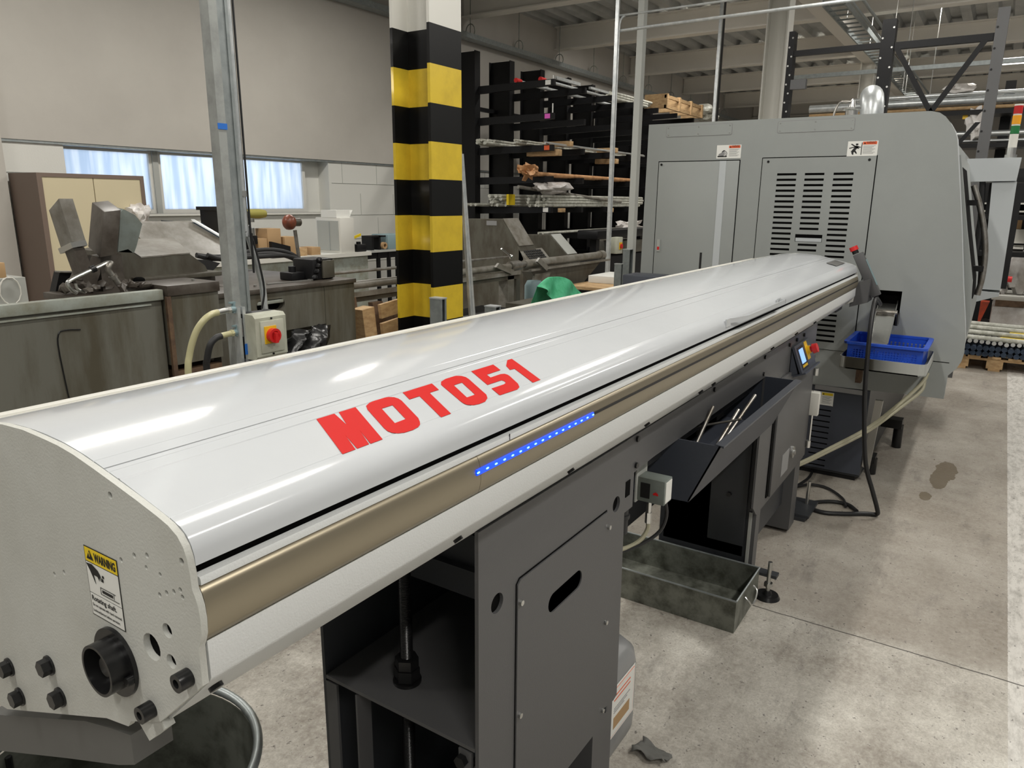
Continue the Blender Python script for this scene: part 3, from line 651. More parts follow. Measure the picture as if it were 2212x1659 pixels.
# tilted control head with display and emergency stop
O = Vector((3.05, .668, 1.03)); 
u = Vector((.20, -.035, 0)); 
def pn(a, b, c=0):   # local frame of the control head: a along, b down, c out
    ux = Vector((.88, -.36, -.32)).normalized(); vx = Vector((.10, -.42, -.90)); vx = (vx - ux*vx.dot(ux)).normalized(); n_ = ux.cross(vx); n_ = n_ if n_.y < 0 else -n_
    return Vector((3.187+a, .674-b*.362, 1.012-b*.932)) + Vector((0, -.932, .362))*c
ch = MB(); ch.prism([pn(0, 0), pn(.273, 0), pn(.273, .118), pn(0, .118)], pn(0, 0, .010)-pn(0, 0)); ch.obox(pn(-.005, .118, -.03), pn(.283, 0)-pn(-.005, 0), pn(0, .006)-pn(0, 0), pn(0, 0, .055)-pn(0, 0))
hd_ = obj('control_head', ch, 'blue_dark', F, label='small tilted control head')
obj('control_bracket', MB().prism([(3.189, .673, 1.0), (3.189, .673, .885), (3.189, .640, .90)], (.268, 0, 0)), 'blue_dark', F)
obj('key_panel', MB().prism([pn(.03, .012, .010), pn(.135, .012, .010), pn(.135, .110, .010), pn(.03, .110, .010)], pn(0, 0, .0015)-pn(0, 0)), 'lblack', hd_)
obj('display', MB().prism([pn(.045, .022, .0116), pn(.115, .022, .0116), pn(.115, .084, .0116), pn(.045, .084, .0116)], pn(0, 0, .0012)-pn(0, 0)), 'lcd', hd_)
for i in range(5): obj('key', MB().prism([pn(.042+i*.0175, .091, .0116), pn(.054+i*.0175, .091, .0116), pn(.054+i*.0175, .101, .0116), pn(.042+i*.0175, .101, .0116)], pn(0, 0, .0015)-pn(0, 0)), 'yel', hd_)
es = obj('stop_collar', MB().cyl(pn(.185, .045, .010), pn(.185, .045, .026), .018, 20).prism([pn(.160, .005, .0105), pn(.210, .005, .0105), pn(.210, .085, .0105), pn(.160, .085, .0105)], pn(0, 0, .001)-pn(0, 0)), 'yel', hd_)
obj('stop_button', MB().cyl(pn(.185, .045, .026), pn(.185, .045, .040), .013, 20).cyl(pn(.185, .045, .036), pn(.185, .045, .056), .022, 24, r2=.020), 'redk', hd_, label='red emergency stop button')
for (x, z) in ((3.14, 1.030), (3.268, 1.033), (3.407, 1.034)): obj('screw', MB().cyl((x, .676, z), (x, .668, z), .008, 12), 'blacksteel', F)
# feet
def foot(x, y, st=.10):
    f = MB(); f.cyl((x, y, 0), (x, y, .014), .052, 32, r2=.044).cyl((x, y, .014), (x, y, .03), .02, 16, r2=.013)
    o_ = obj('levelling_foot', f, 'blacksteel', F); obj('foot_stud', MB().cyl((x, y, .02), (x, y, st+.06), .009, 12).cyl((x, y, .05), (x, y, .066), .018, 6), 'steel', o_)
    obj('foot_bracket', MB().box(x-.004, x+.04, y-.03, y+.09, st-.01, st+.003), 'darkin', o_)
foot(2.905, .610); 
f = obj('foot_plate', MB().box(3.78, 4.02, .63, .80, .018, .032).box(3.77, 4.0, .645, .81, 0, .018), 'darkin', F); obj('foot_stud', MB().cyl((3.95, .675, .03), (3.95, .675, .16), .0095, 12), 'steel', f)
obj('pedestal_base', MB().box(3.60, 3.80, .70, .85, .02, .06), 'darkin', F)
# pressure switch hanging beside the near pedestal
t = F
bx = MB().box(1.700, 1.752, .636, .711, .833, .900, .002); pb = obj('pressure_switch', bx, 'oldg', F, label='grey pressure switch box with clear window')
obj('switch_scale', MB().box(1.6985, 1.7005, .676, .702, .845, .886), 'lblack', pb)
obj('switch_mark', MB().prism([(1.6995, y, z) for y, z in ((.667, .858), (.652, .858), (.653, .863), (.6595, .867), (.666, .863))], (-.001, 0, 0)), 'redk', pb)
obj('switch_label', MB().box(1.707, 1.747, .6345, .6365, .838, .895), 'paper', pb)
obj('switch_bracket', MB().box(1.69, 1.76, .711, .715, .83, .96), 'tray', F)
obj('gland', MB().cyl((1.715, .682, .833), (1.715, .682, .800), .007, 12).cyl((1.715, .682, .800), (1.715, .682, .770), .009, 6), 'steel', pb)
obj('air_tube', MB().tube([(1.715, .682, .775), (1.715, .683, .75), (1.70, .695, .722), (1.67, .72, .705), (1.61, .75, .71), (1.545, .78, .74)], .006, 8), 'hoseg', F)
obj('signal_cable', MB().tube([(1.735, .645, .834), (1.745, .643, .79), (1.735, .655, .745), (1.70, .69, .712), (1.64, .74, .695), (1.545, .78, .72)], .005, 8), 'cable', F)
# ================================================================ remnants in the trough
for i, (a, b) in enumerate((((1.90, .645, .792), (2.19, .600, .985)), ((1.98, .70, .79), (2.13, .660, 1.0)), ((2.02, .66, .795), (2.36, .597, .995)), ((2.10, .80, .90), (2.13, .572, .975)))):
    lab = ['short steel bar offcut propped nearest the end wall of the trough', 'steel bar offcut standing steepest in the trough', 'longest steel bar offcut leaning on the trough rim', 'thin steel rod lying crosswise over the trough'][i]
    solo('bar_offcut', MB().cyl(a, b, .0055 if i < 3 else .0035, 10), 'dsteel', lab, 'metal bar', 'bar offcuts in the remnant trough')
# ================================================================ galvanised tray, canister, rag, bin
t = thing('galvanised_tray', 'long galvanised sheet metal drip tray on the concrete floor', 'tray', (2.72, .95, 0))
g = MB(); x0, x1, y0, y1, h = 2.555, 2.878, .645, 1.36, .135; th = .003
g.box(x0, x1, y0, y1, .0, .004)
for (a, b, c, d) in ((x0, x0+th, y0, y1), (x1-th, x1, y0, y1), (x0+th, x1-th, y0, y0+th), (x0+th, x1-th, y1-th, y1)): g.box(a, b, c, d, .004, h)
obj('tray_shell', g, 'galvd', t)
g = MB()
for p, q in (((x0, y0), (x1, y0)), ((x1, y0), (x1, y1)), ((x1, y1), (x0, y1)), ((x0, y1), (x0, y0))): g.cyl((*p, h), (*q, h), .004, 8)
obj('rolled_rim', g, 'galv', t)
obj('handle', MB().tube([(2.67, y0-.002, .10), (2.67, y0-.02, .085), (2.70, y0-.024, .06), (2.75, y0-.024, .06), (2.78, y0-.02, .085), (2.78, y0-.002, .10)], .004, 8, 3), 'steel', t)
t = thing('plastic_canister', 'smoky grey plastic canister with red-bordered label behind the near pedestal', 'canister', (1.78, .86, 0))
k = MB(); pr = rrect(.745, 1.02, 1.60, 1.90, .07); pts = [(z_, y_) for y_, z_ in pr]
rows = []
for z, s in ((0, .93), (.02, .985), (.06, 1), (.075, .985), (.085, 1), (.24, 1), (.28, .95), (.305, .80), (.318, .5)):
    rows.append([k.bm.verts.new((1.75+(x-1.75)*s, .8825+(y-.8825)*s, z)) for x, y in pts])
for A_, B_ in zip(rows, rows[1:]):
    for i in range(len(A_)): k._f([A_[i], A_[(i+1) % len(A_)], B_[(i+1) % len(A_)], B_[i]])
k._f(list(reversed(rows[0]))); k._f(rows[-1])
obj('canister_body', k, 'can', t, ang=50); obj('cap', MB().cyl((1.72, .90, .316), (1.72, .90, .345), .03, 20), 'rubber', t)
lk = MB(); lk.mi = 0; lk.box(1.655, 1.835, .7435, .7452, .085, .250); lk.mi = 1; lk.box(1.661, 1.829, .7430, .7437, .091, .244); lk.mi = 0; lk.box(1.663, 1.827, .7425, .7432, .093, .242); lk.mi = 2; lk.box(1.69, 1.80, .7420, .7427, .112, .150); lk.mi = 1
for i in range(2): lk.box(1.69, 1.80, .7420, .7427, .220-i*.014, .224-i*.014)
lk.mi = 3
for i in range(3): lk.box(1.69, 1.80-i*.02, .7415, .7427, .180-i*.007, .182-i*.007)
obj('canister_label', lk, ['paper', 'lorange', 'card', 'lgrey'], t)
r = MB(); rnd = random.Random(3); G = [[None]*9 for _ in range(7)]
for i in range(7):
    for j in range(9):
        G[i][j] = r.bm.verts.new((1.752+i*.0125*(1-.05*j)+.008*math.sin(j*1.1), .705-j*.0128+.008*math.sin(i), .003+.010*abs(math.sin(i*1.3+j*.7))+.008*(i in (0, 1))+rnd.random()*.004))
for i in range(6):
    for j in range(8): r._f([G[i][j], G[i+1][j], G[i+1][j+1], G[i][j+1]])
o_ = solo('rag', r, 'ragg', 'crumpled dark grey rag lying on the bare concrete floor', 'rag', ang=60)
so = o_.modifiers.new('t', 'SOLIDIFY'); so.thickness = .002
# round galvanised bin under the near end
t = thing('round_bin', 'round dented galvanised metal bin under the near end of the feeder', 'bin', (.42, 1.10, 0))
cx, cy, R_, zt = .540, 1.208, .250, .60
bn = MB(); bn.lathe((cx, cy, 0), [(.0001, .004), (R_*.90, .004), (R_*.97, .35), (R_*.985, zt-.02), (R_*.975, zt-.02), (R_*.955, .35), (R_*.885, .012), (.0001, .012)], 64)
obj('bin_wall', bn, 'galvd', t, ang=50)
rim = MB(); rim.tube([(cx+R_*math.cos(a), cy+R_*math.sin(a), zt-.008) for a in [2*math.pi*i/72 for i in range(73)]], .009, 10, 1); obj('rolled_rim', rim, 'galv', t, ang=60)
sm = MB().box(cx-.012, cx-.006, cy-.35, cy-.345, .1, .2) if False else MB().tube([(cx+R_*.955*math.cos(a), cy+R_*.955*math.sin(a), z) for a, z in ((1.9, .57), (1.9, .45), (1.9, .3))], .006, 6, 1)
obj('seam', sm, 'blacksteel', t)
# ================================================================ the grey lathe
K = thing('lathe_cabinet', 'tall grey sheet metal lathe enclosure with louvred service panel', 'machine', (5.6, 1.1, 0))
X = 4.517
OUT = [(1.956, .56), (1.945, 2.072), (.395, 2.070), (.354, 2.060), (.325, 2.040), (.300, 2.010), (.278, 1.975), (.262, 1.935), (.183, 1.495), (.136, 1.192), (.104, 1.021), (.084, .907), (.080, .83), (.086, .79), (.103, .751), (.138, .705), (.140, .575), (.238, .575), (.830, .560)]
sh = obj('side_panel', MB().prism([(X, y, z) for y, z in OUT], (.06, 0, 0)), 'lathe', K)
cut(sh, [MB().box(X-.1, X+.2, .411, .549, .951, 1.141)])
obj('enclosure', MB().prism([(X+.06, y, z) for y, z in [(1.93, .56), (1.93, 2.06), (.42, 2.055), (.30, 1.96), (.21, 1.45), (.15, 1.1), (.13, .8), (.17, .62), (.25, .60)]], (2.5, 0, 0)), 'lathe', K)
obj('opening_shade', MB().box(X+.0570, X+.0595, .411, .549, .951, 1.141).box(X+.003, X+.057, .4112, .413, .951, 1.141).box(X+.003, X+.057, .547, .5488, .951, 1.141).box(X+.003, X+.057, .413, .547, 1.139, 1.1408).box(X+.003, X+.057, .413, .547, .9512, .953), 'gap', K)  # black inner walls put the opening's shade into the colour
obj('top_edge', MB().prism([(X+.06, y, z) for y, z in [(.40, 2.07), (.354, 2.062), (.30, 2.012), (.278, 1.977), (.262, 1.935), (.183, 1.495), (.130, 1.17), (.098, .99), (.083, .88), (.092, .77), (.11, .77), (.11, .9), (.21, 1.5), (.29, 1.93), (.37, 2.04)]], (.12, 0, 0)), 'lathe_lt', K)
# service panel with louvre slots
sl = []
for c0, c1 in ((.726, .829), (.877, .981), (1.026, 1.134)):
    for i in range(33):
        z = 1.7635 - i*.0302
        if z < .80: break
        if c0 == .877 and 1.375 < z < 1.445: continue
        sl.append((-c1, -c0, z-.0062, z+.0062))
pm = MB(); perforated(pm, (X-.0005, 0, 0), (0, -1, 0), (0, 0, 1), (-1.2225, -.622), (.778, 1.854), sl + [(-1.000, -.852, 1.388, 1.430)], .004)
bb = [v for v in pm.bm.verts]
# perforated() extrudes along u x v = -x
obj('service_panel', pm, 'lathe', K, smooth=False)
obj('slot_shade_sheet', MB().box(X-.0004, X-.0001, .70, 1.16, .79, 1.79), 'gap', K) if False else None
bk = MB().box(X-.0011, X-.0004, .715, 1.145, .80, 1.775); obj('slot_shade_sheet', bk, 'gap', K)  # black sheet added so the louvre slots look dark inside
obj('hand_hold', MB().box(X-.0035, X-.0012, .855, .997, 1.390, 1.410), 'lathe_lt', K)
obj('panel_gap', MB().box(X-.0009, X-.0002, .617, .622, .776, 1.858).box(X-.0009, X-.0002, 1.2225, 1.2275, .776, 1.858).box(X-.0009, X-.0002, .622, 1.2225, 1.854, 1.859).box(X-.0009, X-.0002, .14, 1.2275, .7745, .7785), 'gap', K)
dr = obj('cabinet_door', MB().box(X-.004, X-.0002, 1.358, 1.862, .60, 1.845, .001), 'lathe', K)
obj('door_fold', MB().box(X-.007, X-.004, 1.435, 1.475, .60, 1.845), 'lathe_lt', dr)
obj('door_gap', MB().box(X-.0012, X-.0001, 1.353, 1.358, .6, 1.85).box(X-.0012, X-.0001, 1.862, 1.867, .6, 1.85).box(X-.0012, X-.0001, 1.353, 1.867, 1.845, 1.850), 'gap', dr)
obj('door_lock', MB().box(X-.008, X-.004, 1.825, 1.845, 1.295, 1.37), 'tray', dr); obj('lock_mark', MB().box(X-.0086, X-.0079, 1.828, 1.842, 1.305, 1.325), 'redk', dr)
obj('rating_strip', MB().box(X-.006, X-.004, 1.545, 1.558, 1.10, 1.30), 'lblack', dr)
for (y, z) in ((1.845, 1.83), (1.19, 1.835), (.655, 1.835), (.655, 1.06)): obj('screw', MB().cyl((X-.003, y, z), (X-.007, y, z), .007, 12), 'blacksteel', K)
for (a, b, c, d) in ((1.419, 1.825, 1.994, 2.055), (.752, 1.154, 1.992, 2.053)):
    q = MB(); R_ = rrect(a, b, c, d, .008, 3); q.prism([(X-.0022, y, z) for y, z in R_], (.002, 0, 0)); h_ = obj('cover_plate', q, 'lathe', K)
    R2 = rrect(a-.003, b+.003, c-.003, d+.003, .009, 3); obj('cover_gap', MB().prism([(X-.0009, y, z) for y, z in R2], (.0008, 0, 0)), 'lgrey', h_)
    for (y, z) in ((a+.012, c+.01), (b-.012, c+.01), (a+.012, d-.01), (b-.012, d-.01), ((a+b)/2, c+.01), ((a+b)/2, d-.01)): obj('rivet', MB().cyl((X-.001, y, z), (X-.0035, y, z), .0035, 8), 'steel', h_)
def sticker(y0, y1, z0, z1, kind, name='warning_sticker'):
    s_ = MB(); W = y1-y0; H2 = z1-z0; o2 = Vector((X-.0005, y1, z0)); s_.mi = 0; s_.obox(o2, (0, -W, 0), (0, 0, H2), (-.0012, 0, 0))
    def q(u0, u1, v0, v1, mi): s_.mi = mi; s_.obox(o2 + Vector((-.0012, -u0*W, v0*H2)), (0, -(u1-u0)*W, 0), (0, 0, (v1-v0)*H2), (-.0006, 0, 0))
    def pl(P, mi): s_.mi = mi; s_.prism([o2 + Vector((-.0013, -a*W, b*H2)) for a, b in P], (-.0006, 0, 0))
    q(.50, .96, .76, .95, 2 if kind != 'y' else 3)
    s_.mi = 1
    pl([(.53, .79), (.60, .79), (.565, .92)], 1)
    if kind != 'y': add_text(s_, 'WARNING', .02, o2 + Vector((-.0022, -.62*W, .80*H2)), (0, -1, 0), (0, 0, 1), fit=.30*W)
    for i in range(8): q(.52, .92-.05*((i*7) % 3), .66-i*.072, .685-i*.072, 4)
    if kind == 'fan':
        pl([(.05, .10), (.42, .10), (.44, .18), (.40, .22), (.05, .20)], 1); pl([(.08, .22), (.30, .22), (.34, .40), (.22, .44), (.10, .34)], 4); pl([(.20, .46), (.28, .62), (.36, .60), (.30, .44)], 1)
        s_.mi = 4; c_ = o2 + Vector((-.0014, -.34*W, .36*H2)); s_.ring(c_, c_ + Vector((-.0006, 0, 0)), .20*H2, .14*H2, 20)
        s_.ring(c_, c_ + Vector((-.0006, 0, 0)), .09*H2, .04*H2, 16)
    if kind == 'man':
        q(.46, .485, .08, .90, 1)
        for P in ([(.10, .80), (.14, .84), (.40, .52), (.36, .48)], [(.12, .30), (.22, .26), (.38, .66), (.28, .70)], [(.14, .26), (.18, .10), (.22, .10), (.22, .30)], [(.28, .58), (.44, .56), (.44, .62), (.30, .66)], [(.06, .50), (.26, .60), (.26, .66), (.06, .56)], [(.27, .72), (.35, .72), (.35, .84), (.27, .84)], [(.22, .34), (.30, .16), (.34, .18), (.28, .38)]): pl(P, 1)
    if kind == 'y':
        for i in range(9): q(.05, .44-.04*((i*5) % 3), .86-i*.085, .89-i*.085, 4)
        q(.02, .98, .0, .02, 1)
    return obj(name, s_, ['paper', 'lblack', 'lorange', 'lyellow', 'lgrey'], K, smooth=False)
sticker(1.354, 1.500, 1.859, 1.935, 'fan').__setitem__('label', 'warning sticker with a rotor drawing')
sticker(.622, .773, 1.855, 1.933, 'man').__setitem__('label', 'warning sticker with an electric shock figure')
# dark base
bs = MB().box(4.545, 6.9, .505, 1.93, .03, .565); obj('base', bs, 'darkin', K)
bsl = []
for i in range(11): bsl.append((-.80, -.70, .405-i*.0345, .413-i*.0345)); bsl.append((-.80-.16, -.70-.16, .405-i*.0345, .413-i*.0345))
pm = MB(); perforated(pm, (4.5375, 0, 0), (0, -1, 0), (0, 0, 1), (-1.5, -.505), (.045, .56), bsl, .004); obj('base_grille', pm, 'blue_dark', K, smooth=False)
obj('grille_shade_sheet', MB().box(4.537, 4.5385, .65, 1.0, .05, .42), 'gap', K)  # black sheet imitates the shade behind the grille slots
s4 = sticker(.694, .826, .438, .520, 'y', 'rating_sticker'); s4['label'] = 'white and yellow rating sticker'
s4.location.x += .018
obj('vent_strip', MB().box(4.512, 4.516, .53, .80, .535, .562), 'lgrey', K)
obj('base_plinth', MB().box(4.56, 6.8, .53, 1.9, 0, .035), 'black', K)
obj('shiny_side_strip', MB().prism([(4.50, .43, .52), (4.50, .47, .52), (4.55, .50, .10), (4.55, .46, .08)], (.03, 0, 0)), 'steel', K)
obj('levelling_jack', MB().cyl((4.75, .47, 0), (4.75, .47, .10), .03, 14).box(4.70, 4.80, .45, .52, .08, .12), 'blacksteel', K); obj('levelling_jack', MB().cyl((5.4, .40, 0), (5.4, .40, .16), .03, 14).box(5.35, 5.45, .38, .52, .14, .2), 'blacksteel', K)
# parts chute
chm = MB(); chm.prism([(4.52, .520, 1.07), (4.30, .508, .99), (4.17, .500, .89), (4.17, .412, .89), (4.30, .412, .99), (4.52, .425, 1.07)], (0, 0, -.003))
chm.prism([(4.52, .520, 1.07), (4.30, .508, .99), (4.17, .500, .89), (4.17, .500, .905), (4.30, .508, 1.01), (4.52, .520, 1.09)], (0, -.003, 0)).prism([(4.52, .425, 1.07), (4.30, .412, .99), (4.17, .412, .89), (4.17, .412, .905), (4.30, .412, 1.01), (4.52, .425, 1.09)], (0, .003, 0))
cu = obj('parts_chute', chm, 'steel', K, label='bright steel parts chute'); obj('chute_roller', MB().cyl((4.40, .53, 1.035), (4.40, .41, 1.035), .016, 14), 'dsteel', cu)
obj('chute_hinge', MB().box(4.38, 4.46, .525, .535, .97, 1.06), 'blacksteel', cu); obj('chute_hinge', MB().box(4.38, 4.46, .402, .412, .97, 1.03), 'blacksteel', cu)
# tray bracket
trm = MB(); P2 = [(x_, y_) for y_, x_ in rrect(.215, .618, 4.05, 4.50, .035, 4)]
trm.prism([(x_, y_, .775) for x_, y_ in P2], (0, 0, .006))
n_ = len(P2)
for i in range(n_):
    a_, b_ = P2[i], P2[(i+1) % n_]; 
    trm.prism([(a_[0], a_[1], .775), (b_[0], b_[1], .775), (b_[0]+(4.275-b_[0])*.012, b_[1]+(.416-b_[1])*.012, .775), (a_[0]+(4.275-a_[0])*.012, a_[1]+(.416-a_[1])*.012, .775)], (0, 0, .062))
tb = obj('parts_tray', trm, 'tray', K, label='shallow light grey parts tray', ang=50)
obj('tray_strut', MB().box(4.44, 4.50, .55, .58, .62, .775), 'rust', tb)
# machine top: pump stack
t = MB().lathe((5.05, .865, 2.05), [(.0001, 0), (.055, 0), (.055, .02), (.035, .03), (.035, .05), (.055, .055), (.055, .065), (.036, .07), (.036, .10), (.052, .105), (.052, .115), (.02, .12), (.012, .16), (.0001, .17)], 24)
ps = obj('coolant_valve', t, 'steel', K)
obj('valve_pipe', MB().tube([(5.05, .865, 2.20), (5.0, .93, 2.19), (4.98, .955, 2.10), (4.98, .955, 2.05)], .006, 8), 'dsteel', ps)
obj('exhaust_elbow', MB().tube([(5.3, .79, 2.05), (5.3, .79, 2.16), (5.33, .80, 2.24), (5.42, .82, 2.27), (5.54, .84, 2.26)], .068, 20, 3), 'galvw', K, label='silver exhaust duct elbow', ang=60)
# right-hand front: door, window, handles
obj('sliding_door', MB().prism([(x_, y_, z_) for x_, y_, z_ in ((4.70, .242, 1.86), (4.70, .160, 1.47), (4.70, .098, 1.2), (4.70, .080, .97), (4.70, .092, .80), (4.70, .17, .80), (4.70, .30, 1.86))], (1.05, 0, 0)), 'lathe', K)
obj('door_window', MB().prism([(4.78, .228, 1.80), (4.78, .156, 1.46), (4.78, .094, 1.19), (4.78, .086, 1.10), (4.78, .10, 1.10), (4.78, .172, 1.46), (4.78, .242, 1.80)], (.5, 0, 0)), 'gap', K)
hdl = obj('door_handle', MB().tube([(5.0, .172, 1.71), (5.0, .128, 1.60), (5.0, .086, 1.458), (5.0, .064, 1.33), (5.0, .060, 1.2), (5.0, .07, 1.10)], .016, 12), 'dsteel', K, label='curved grey bar handle')
obj('handle_bracket', MB().box(4.98, 5.02, .14, .21, 1.60, 1.63), 'black', hdl); obj('handle_bracket', MB().box(4.98, 5.02, .06, .13, 1.235, 1.265), 'black', hdl)
# operator panel
pm_ = MB(); pm_.prism([(6.0, .268, 1.906), (6.0, -.038, 1.908), (6.0, -.030, 1.760), (6.0, .245, 1.756)], (.32, 0, 0)); pa = obj('panel_arm', pm_, 'lathe_lt', K)
obj('operator_panel', MB().prism([(6.02, .105, 1.752), (6.02, -.034, 1.756), (6.02, -.044, 1.04), (6.02, .062, 1.04)], (.26, 0, 0)), 'lathe_lt', K, label='pale grey operator panel seen from its side')
obj('panel_keys', MB().box(6.03, 6.27, -.075, -.03, 1.05, 1.70), 'black', K)
obj('panel_stop', MB().cyl((6.05, -.075, 1.115), (6.05, -.10, 1.115), .02, 14), 'redk', K); 
obj('panel_foot', MB().prism([(6.0, .118, 1.030), (6.0, -.042, 1.022), (6.0, -.04, 1.0), (6.0, .03, .975), (6.0, .106, .945)], (.28, 0, 0)), 'lathe_lt', K)
tw = obj('signal_tower', MB().cyl((6.08, .025, 1.906), (6.08, .025, 1.93), .035, 20).cyl((6.08, .025, 1.93), (6.08, .025, 1.975), .026, 16), 'steel', K, label='signal tower with red, amber and green lenses')
for z0, z1, m_, n_ in ((1.975, 2.06, 'white', 'tower_base'), (2.062, 2.112, 'filmg', 'green_lens'), (2.122, 2.177, 'filmo', 'amber_lens'), (2.187, 2.237, 'film', 'red_lens'), (2.237, 2.247, 'white', 'tower_cap')):
    obj(n_, MB().cyl((6.08, .025, z0), (6.08, .025, z1), .0255, 20), m_, tw)
obj('spacer', MB().cyl((6.08, .025, 2.112), (6.08, .025, 2.122), .024, 16).cyl((6.08, .025, 2.177), (6.08, .025, 2.187), .024, 16), 'white', tw)
# blue basket on the tray: mesh walls
t = thing('blue_basket', 'blue perforated plastic basket standing on the grey parts tray', 'basket', (4.28, .41, .782))
bk = MB(); z0, z1 = .783, .905
def wall_holes(L, nz=7, dx=.0135):
    hs = []; n = int((L-.03)/dx)
    for i in range(n):
        for j in range(nz): hs.append((.015+i*dx, .015+i*dx+.0085, .012+j*.0115, .012+j*.0115+.0075))
    return hs
perforated(bk, (4.105, .590, z0), (0, -1, 0), (0, 0, 1), (0, .345), (0, .115), wall_holes(.345), .002)
perforated(bk, (4.455, .245, z0), (0, 1, 0), (0, 0, 1), (0, .345), (0, .115), wall_holes(.345, 7, .02), .002)
bk.box(4.105, 4.455, .59, .592, z0, z0+.115).box(4.105, 4.455, .243, .245, z0, z0+.115).box(4.105, 4.455, .245, .59, z0, z0+.003)
obj('basket_body', bk, 'bluep', t, smooth=False)
rm = MB(); A_ = [(x_, y_) for y_, x_ in rrect(.224, .612, 4.085, 4.475, .03, 4)]; B_ = [(x_, y_) for y_, x_ in rrect(.246, .589, 4.107, 4.453, .02, 4)]
n_ = len(A_)
for i in range(n_):
    j = (i+1) % n_; rm.prism([(*A_[i], .898), (*A_[j], .898), (*B_[j], .898), (*B_[i], .898)], (0, 0, .012))
obj('basket_rim', rm, 'bluep', t)
# remote pendant on its holder at the feeder's end with cable down to the floor
t = thing('hand_pendant', 'dark grey hand-held control pendant with red button and black hanging cable', 'remote control', (4.30, .60, 1.2))
ax = Vector((0.0, -.112, -.215)); o2 = Vector((4.24, .640, 1.338)); u2 = Vector((.03, 0, 0)); 
q = MB(); q.obox(o2, ax, (.045, 0, 0), (0, -.043, .022), .004); obj('pendant_body', q, 'dark', t)
obj('button_pad', MB().obox(o2 + ax*.18 + Vector((.004, -.0435, .0225)), ax*.6, (.036, 0, 0), (0, -.002, .001)), 'tealb', t)
e_ = o2 + Vector((.022, -.012, .010)); d_ = -ax.normalized(); obj('collar', MB().cyl(e_, e_ + d_*.02, .016, 14), 'blacksteel', t); obj('red_button', MB().cyl(e_ + d_*.018, e_ + d_*.04, .021, 18), 'redk', t)
obj('holder', MB().obox((4.19, .62, 1.075), (.16, 0, 0), (0, -.085, .03), (0, .0, .12)), 'dark', t)
c0 = o2 + ax + Vector((.022, -.02, .01))
obj('pendant_cable', MB().tube([c0, c0 + Vector((0, -.025, -.04)), (4.13, .492, 1.13), (4.05, .488, 1.02), (4.02, .482, .879), (4.02, .475, .711), (4.02, .460, .541), (4.02, .425, .296), (4.02, .375, .15), (4.03, .345, .06), (4.06, .345, .015), (4.04, .40, .011), (3.97, .50, .011), (3.93, .60, .011), (3.98, .72, .011), (4.05, .86, .011)], .0115, 10, 5), 'cable', t)
# hoses from the lathe to the feeder
for i, dz in enumerate((0, .045)):
    solo('air_hose', MB().tube([(4.50, .232+dz*.2, .71-dz), (4.46, .25, .66-dz), (4.36, .33, .56-dz*.6), (4.20, .45, .44-dz*.4), (4.02, .60, .345-dz*.3), (3.86, .72, .28-dz*.2), (3.72, .84, .23)], .0095, 10, 4), 'hoseg', ['beige air hose slung to the lathe, upper one of the pair', 'beige air hose slung to the lathe, lower one of the pair'][i], 'hose', 'pair of air hoses by the lathe base')
for i, (P_, l_) in enumerate((
    ([(3.75, .80, .012), (3.95, .72, .012), (4.10, .60, .012), (4.12, .50, .012), (4.05, .44, .012)], 'black cable looping on the floor nearest the lathe foot'),
    ([(3.70, .90, .012), (3.98, .86, .012), (4.20, .80, .012), (4.45, .76, .012), (4.75, .80, .012)], 'black cable running along the floor under the hoses'),
    ([(3.9, .95, .012), (4.25, .78, .012), (4.32, .66, .012), (4.2, .54, .012), (4.08, .50, .012)], 'thin black cable curling below the lathe base grille'))):
    solo('floor_cable', MB().tube(P_, .008 if i else .010, 8, 4), 'cable', l_, 'cable')
# ================================================================ strut post with isolator and air lines
t = thing('strut_post', 'galvanised channel post with clipped conduit standing behind the feeder', 'post', (1.5512, 2.1168, 0))
def channel(mb, x0, x1, y0, y1, z0, z1, th=.003):   # C channel open towards -y
    mb.box(x0, x0+th, y0, y1, z0, z1).box(x1-th, x1, y0, y1, z0, z1).box(x0+th, x1-th, y1-th, y1, z0, z1).box(x0+th, x0+th+.008, y0, y0+th, z0, z1).box(x1-th-.008, x1-th, y0, y0+th, z0, z1)
obj('post_channel', MB().box(1.5064, 1.5355, 2.0854, 2.128, 0, 4.9), 'postp', t)
q = MB(); q.box(1.5375, 1.5837, 2.100, 2.1426, 0, 4.9).box(1.5355, 1.5475, 2.0966, 2.1, 0, 4.9).box(1.5725, 1.5837, 2.0966, 2.1, 0, 4.9); obj('strut_channel', q, 'galv', t)
q = MB(); channel(q, 1.4997, 1.5299, 2.0552, 2.0832, 0.032, 1.2528); obj('short_channel', q, 'galvw', t)
cd = obj('conduit', MB().tube([(1.5949, 2.1202, 4.9), (1.5994, 2.1202, 3.168), (1.6027, 2.1202, 1.6224), (1.6083, 2.1202, 1.5104), (1.6296, 2.1202, 1.4208), (1.6498, 2.1202, 1.3424), (1.6565, 2.1202, 1.2976), (1.6565, 2.1168, 1.2214)], .011, 12, 4), 'galvw', t)
obj('side_cable', MB().tube([(1.6060, 2.108, 4.9), (1.6135, 2.108, 1.6224), (1.6094, 2.0966, 1.488), (1.6296, 2.0978, 1.3984), (1.6464, 2.1, 1.2976), (1.6352, 2.1056, 1.2304)], .0035, 8, 4), 'cable', t)
obj('conduit_clip', MB().ring((1.6055, 2.1202, 1.6056), (1.6055, 2.1202, 1.6246), .0145, .009, 16).box(1.568, 1.596, 2.1011, 2.1101, 1.6078, 1.6224), 'steel', cd)
for z in (1.818, 1.116):
    if z > 1.5: obj('tape_band', MB().box(1.504, 1.538, 2.083, 2.0845, z-.009, z+.009), 'bluetape', t)
    else: obj('tape_band', MB().box(1.516, 1.532, 2.0525, 2.0545, z-.022, z+.014), 'bluetape', t)
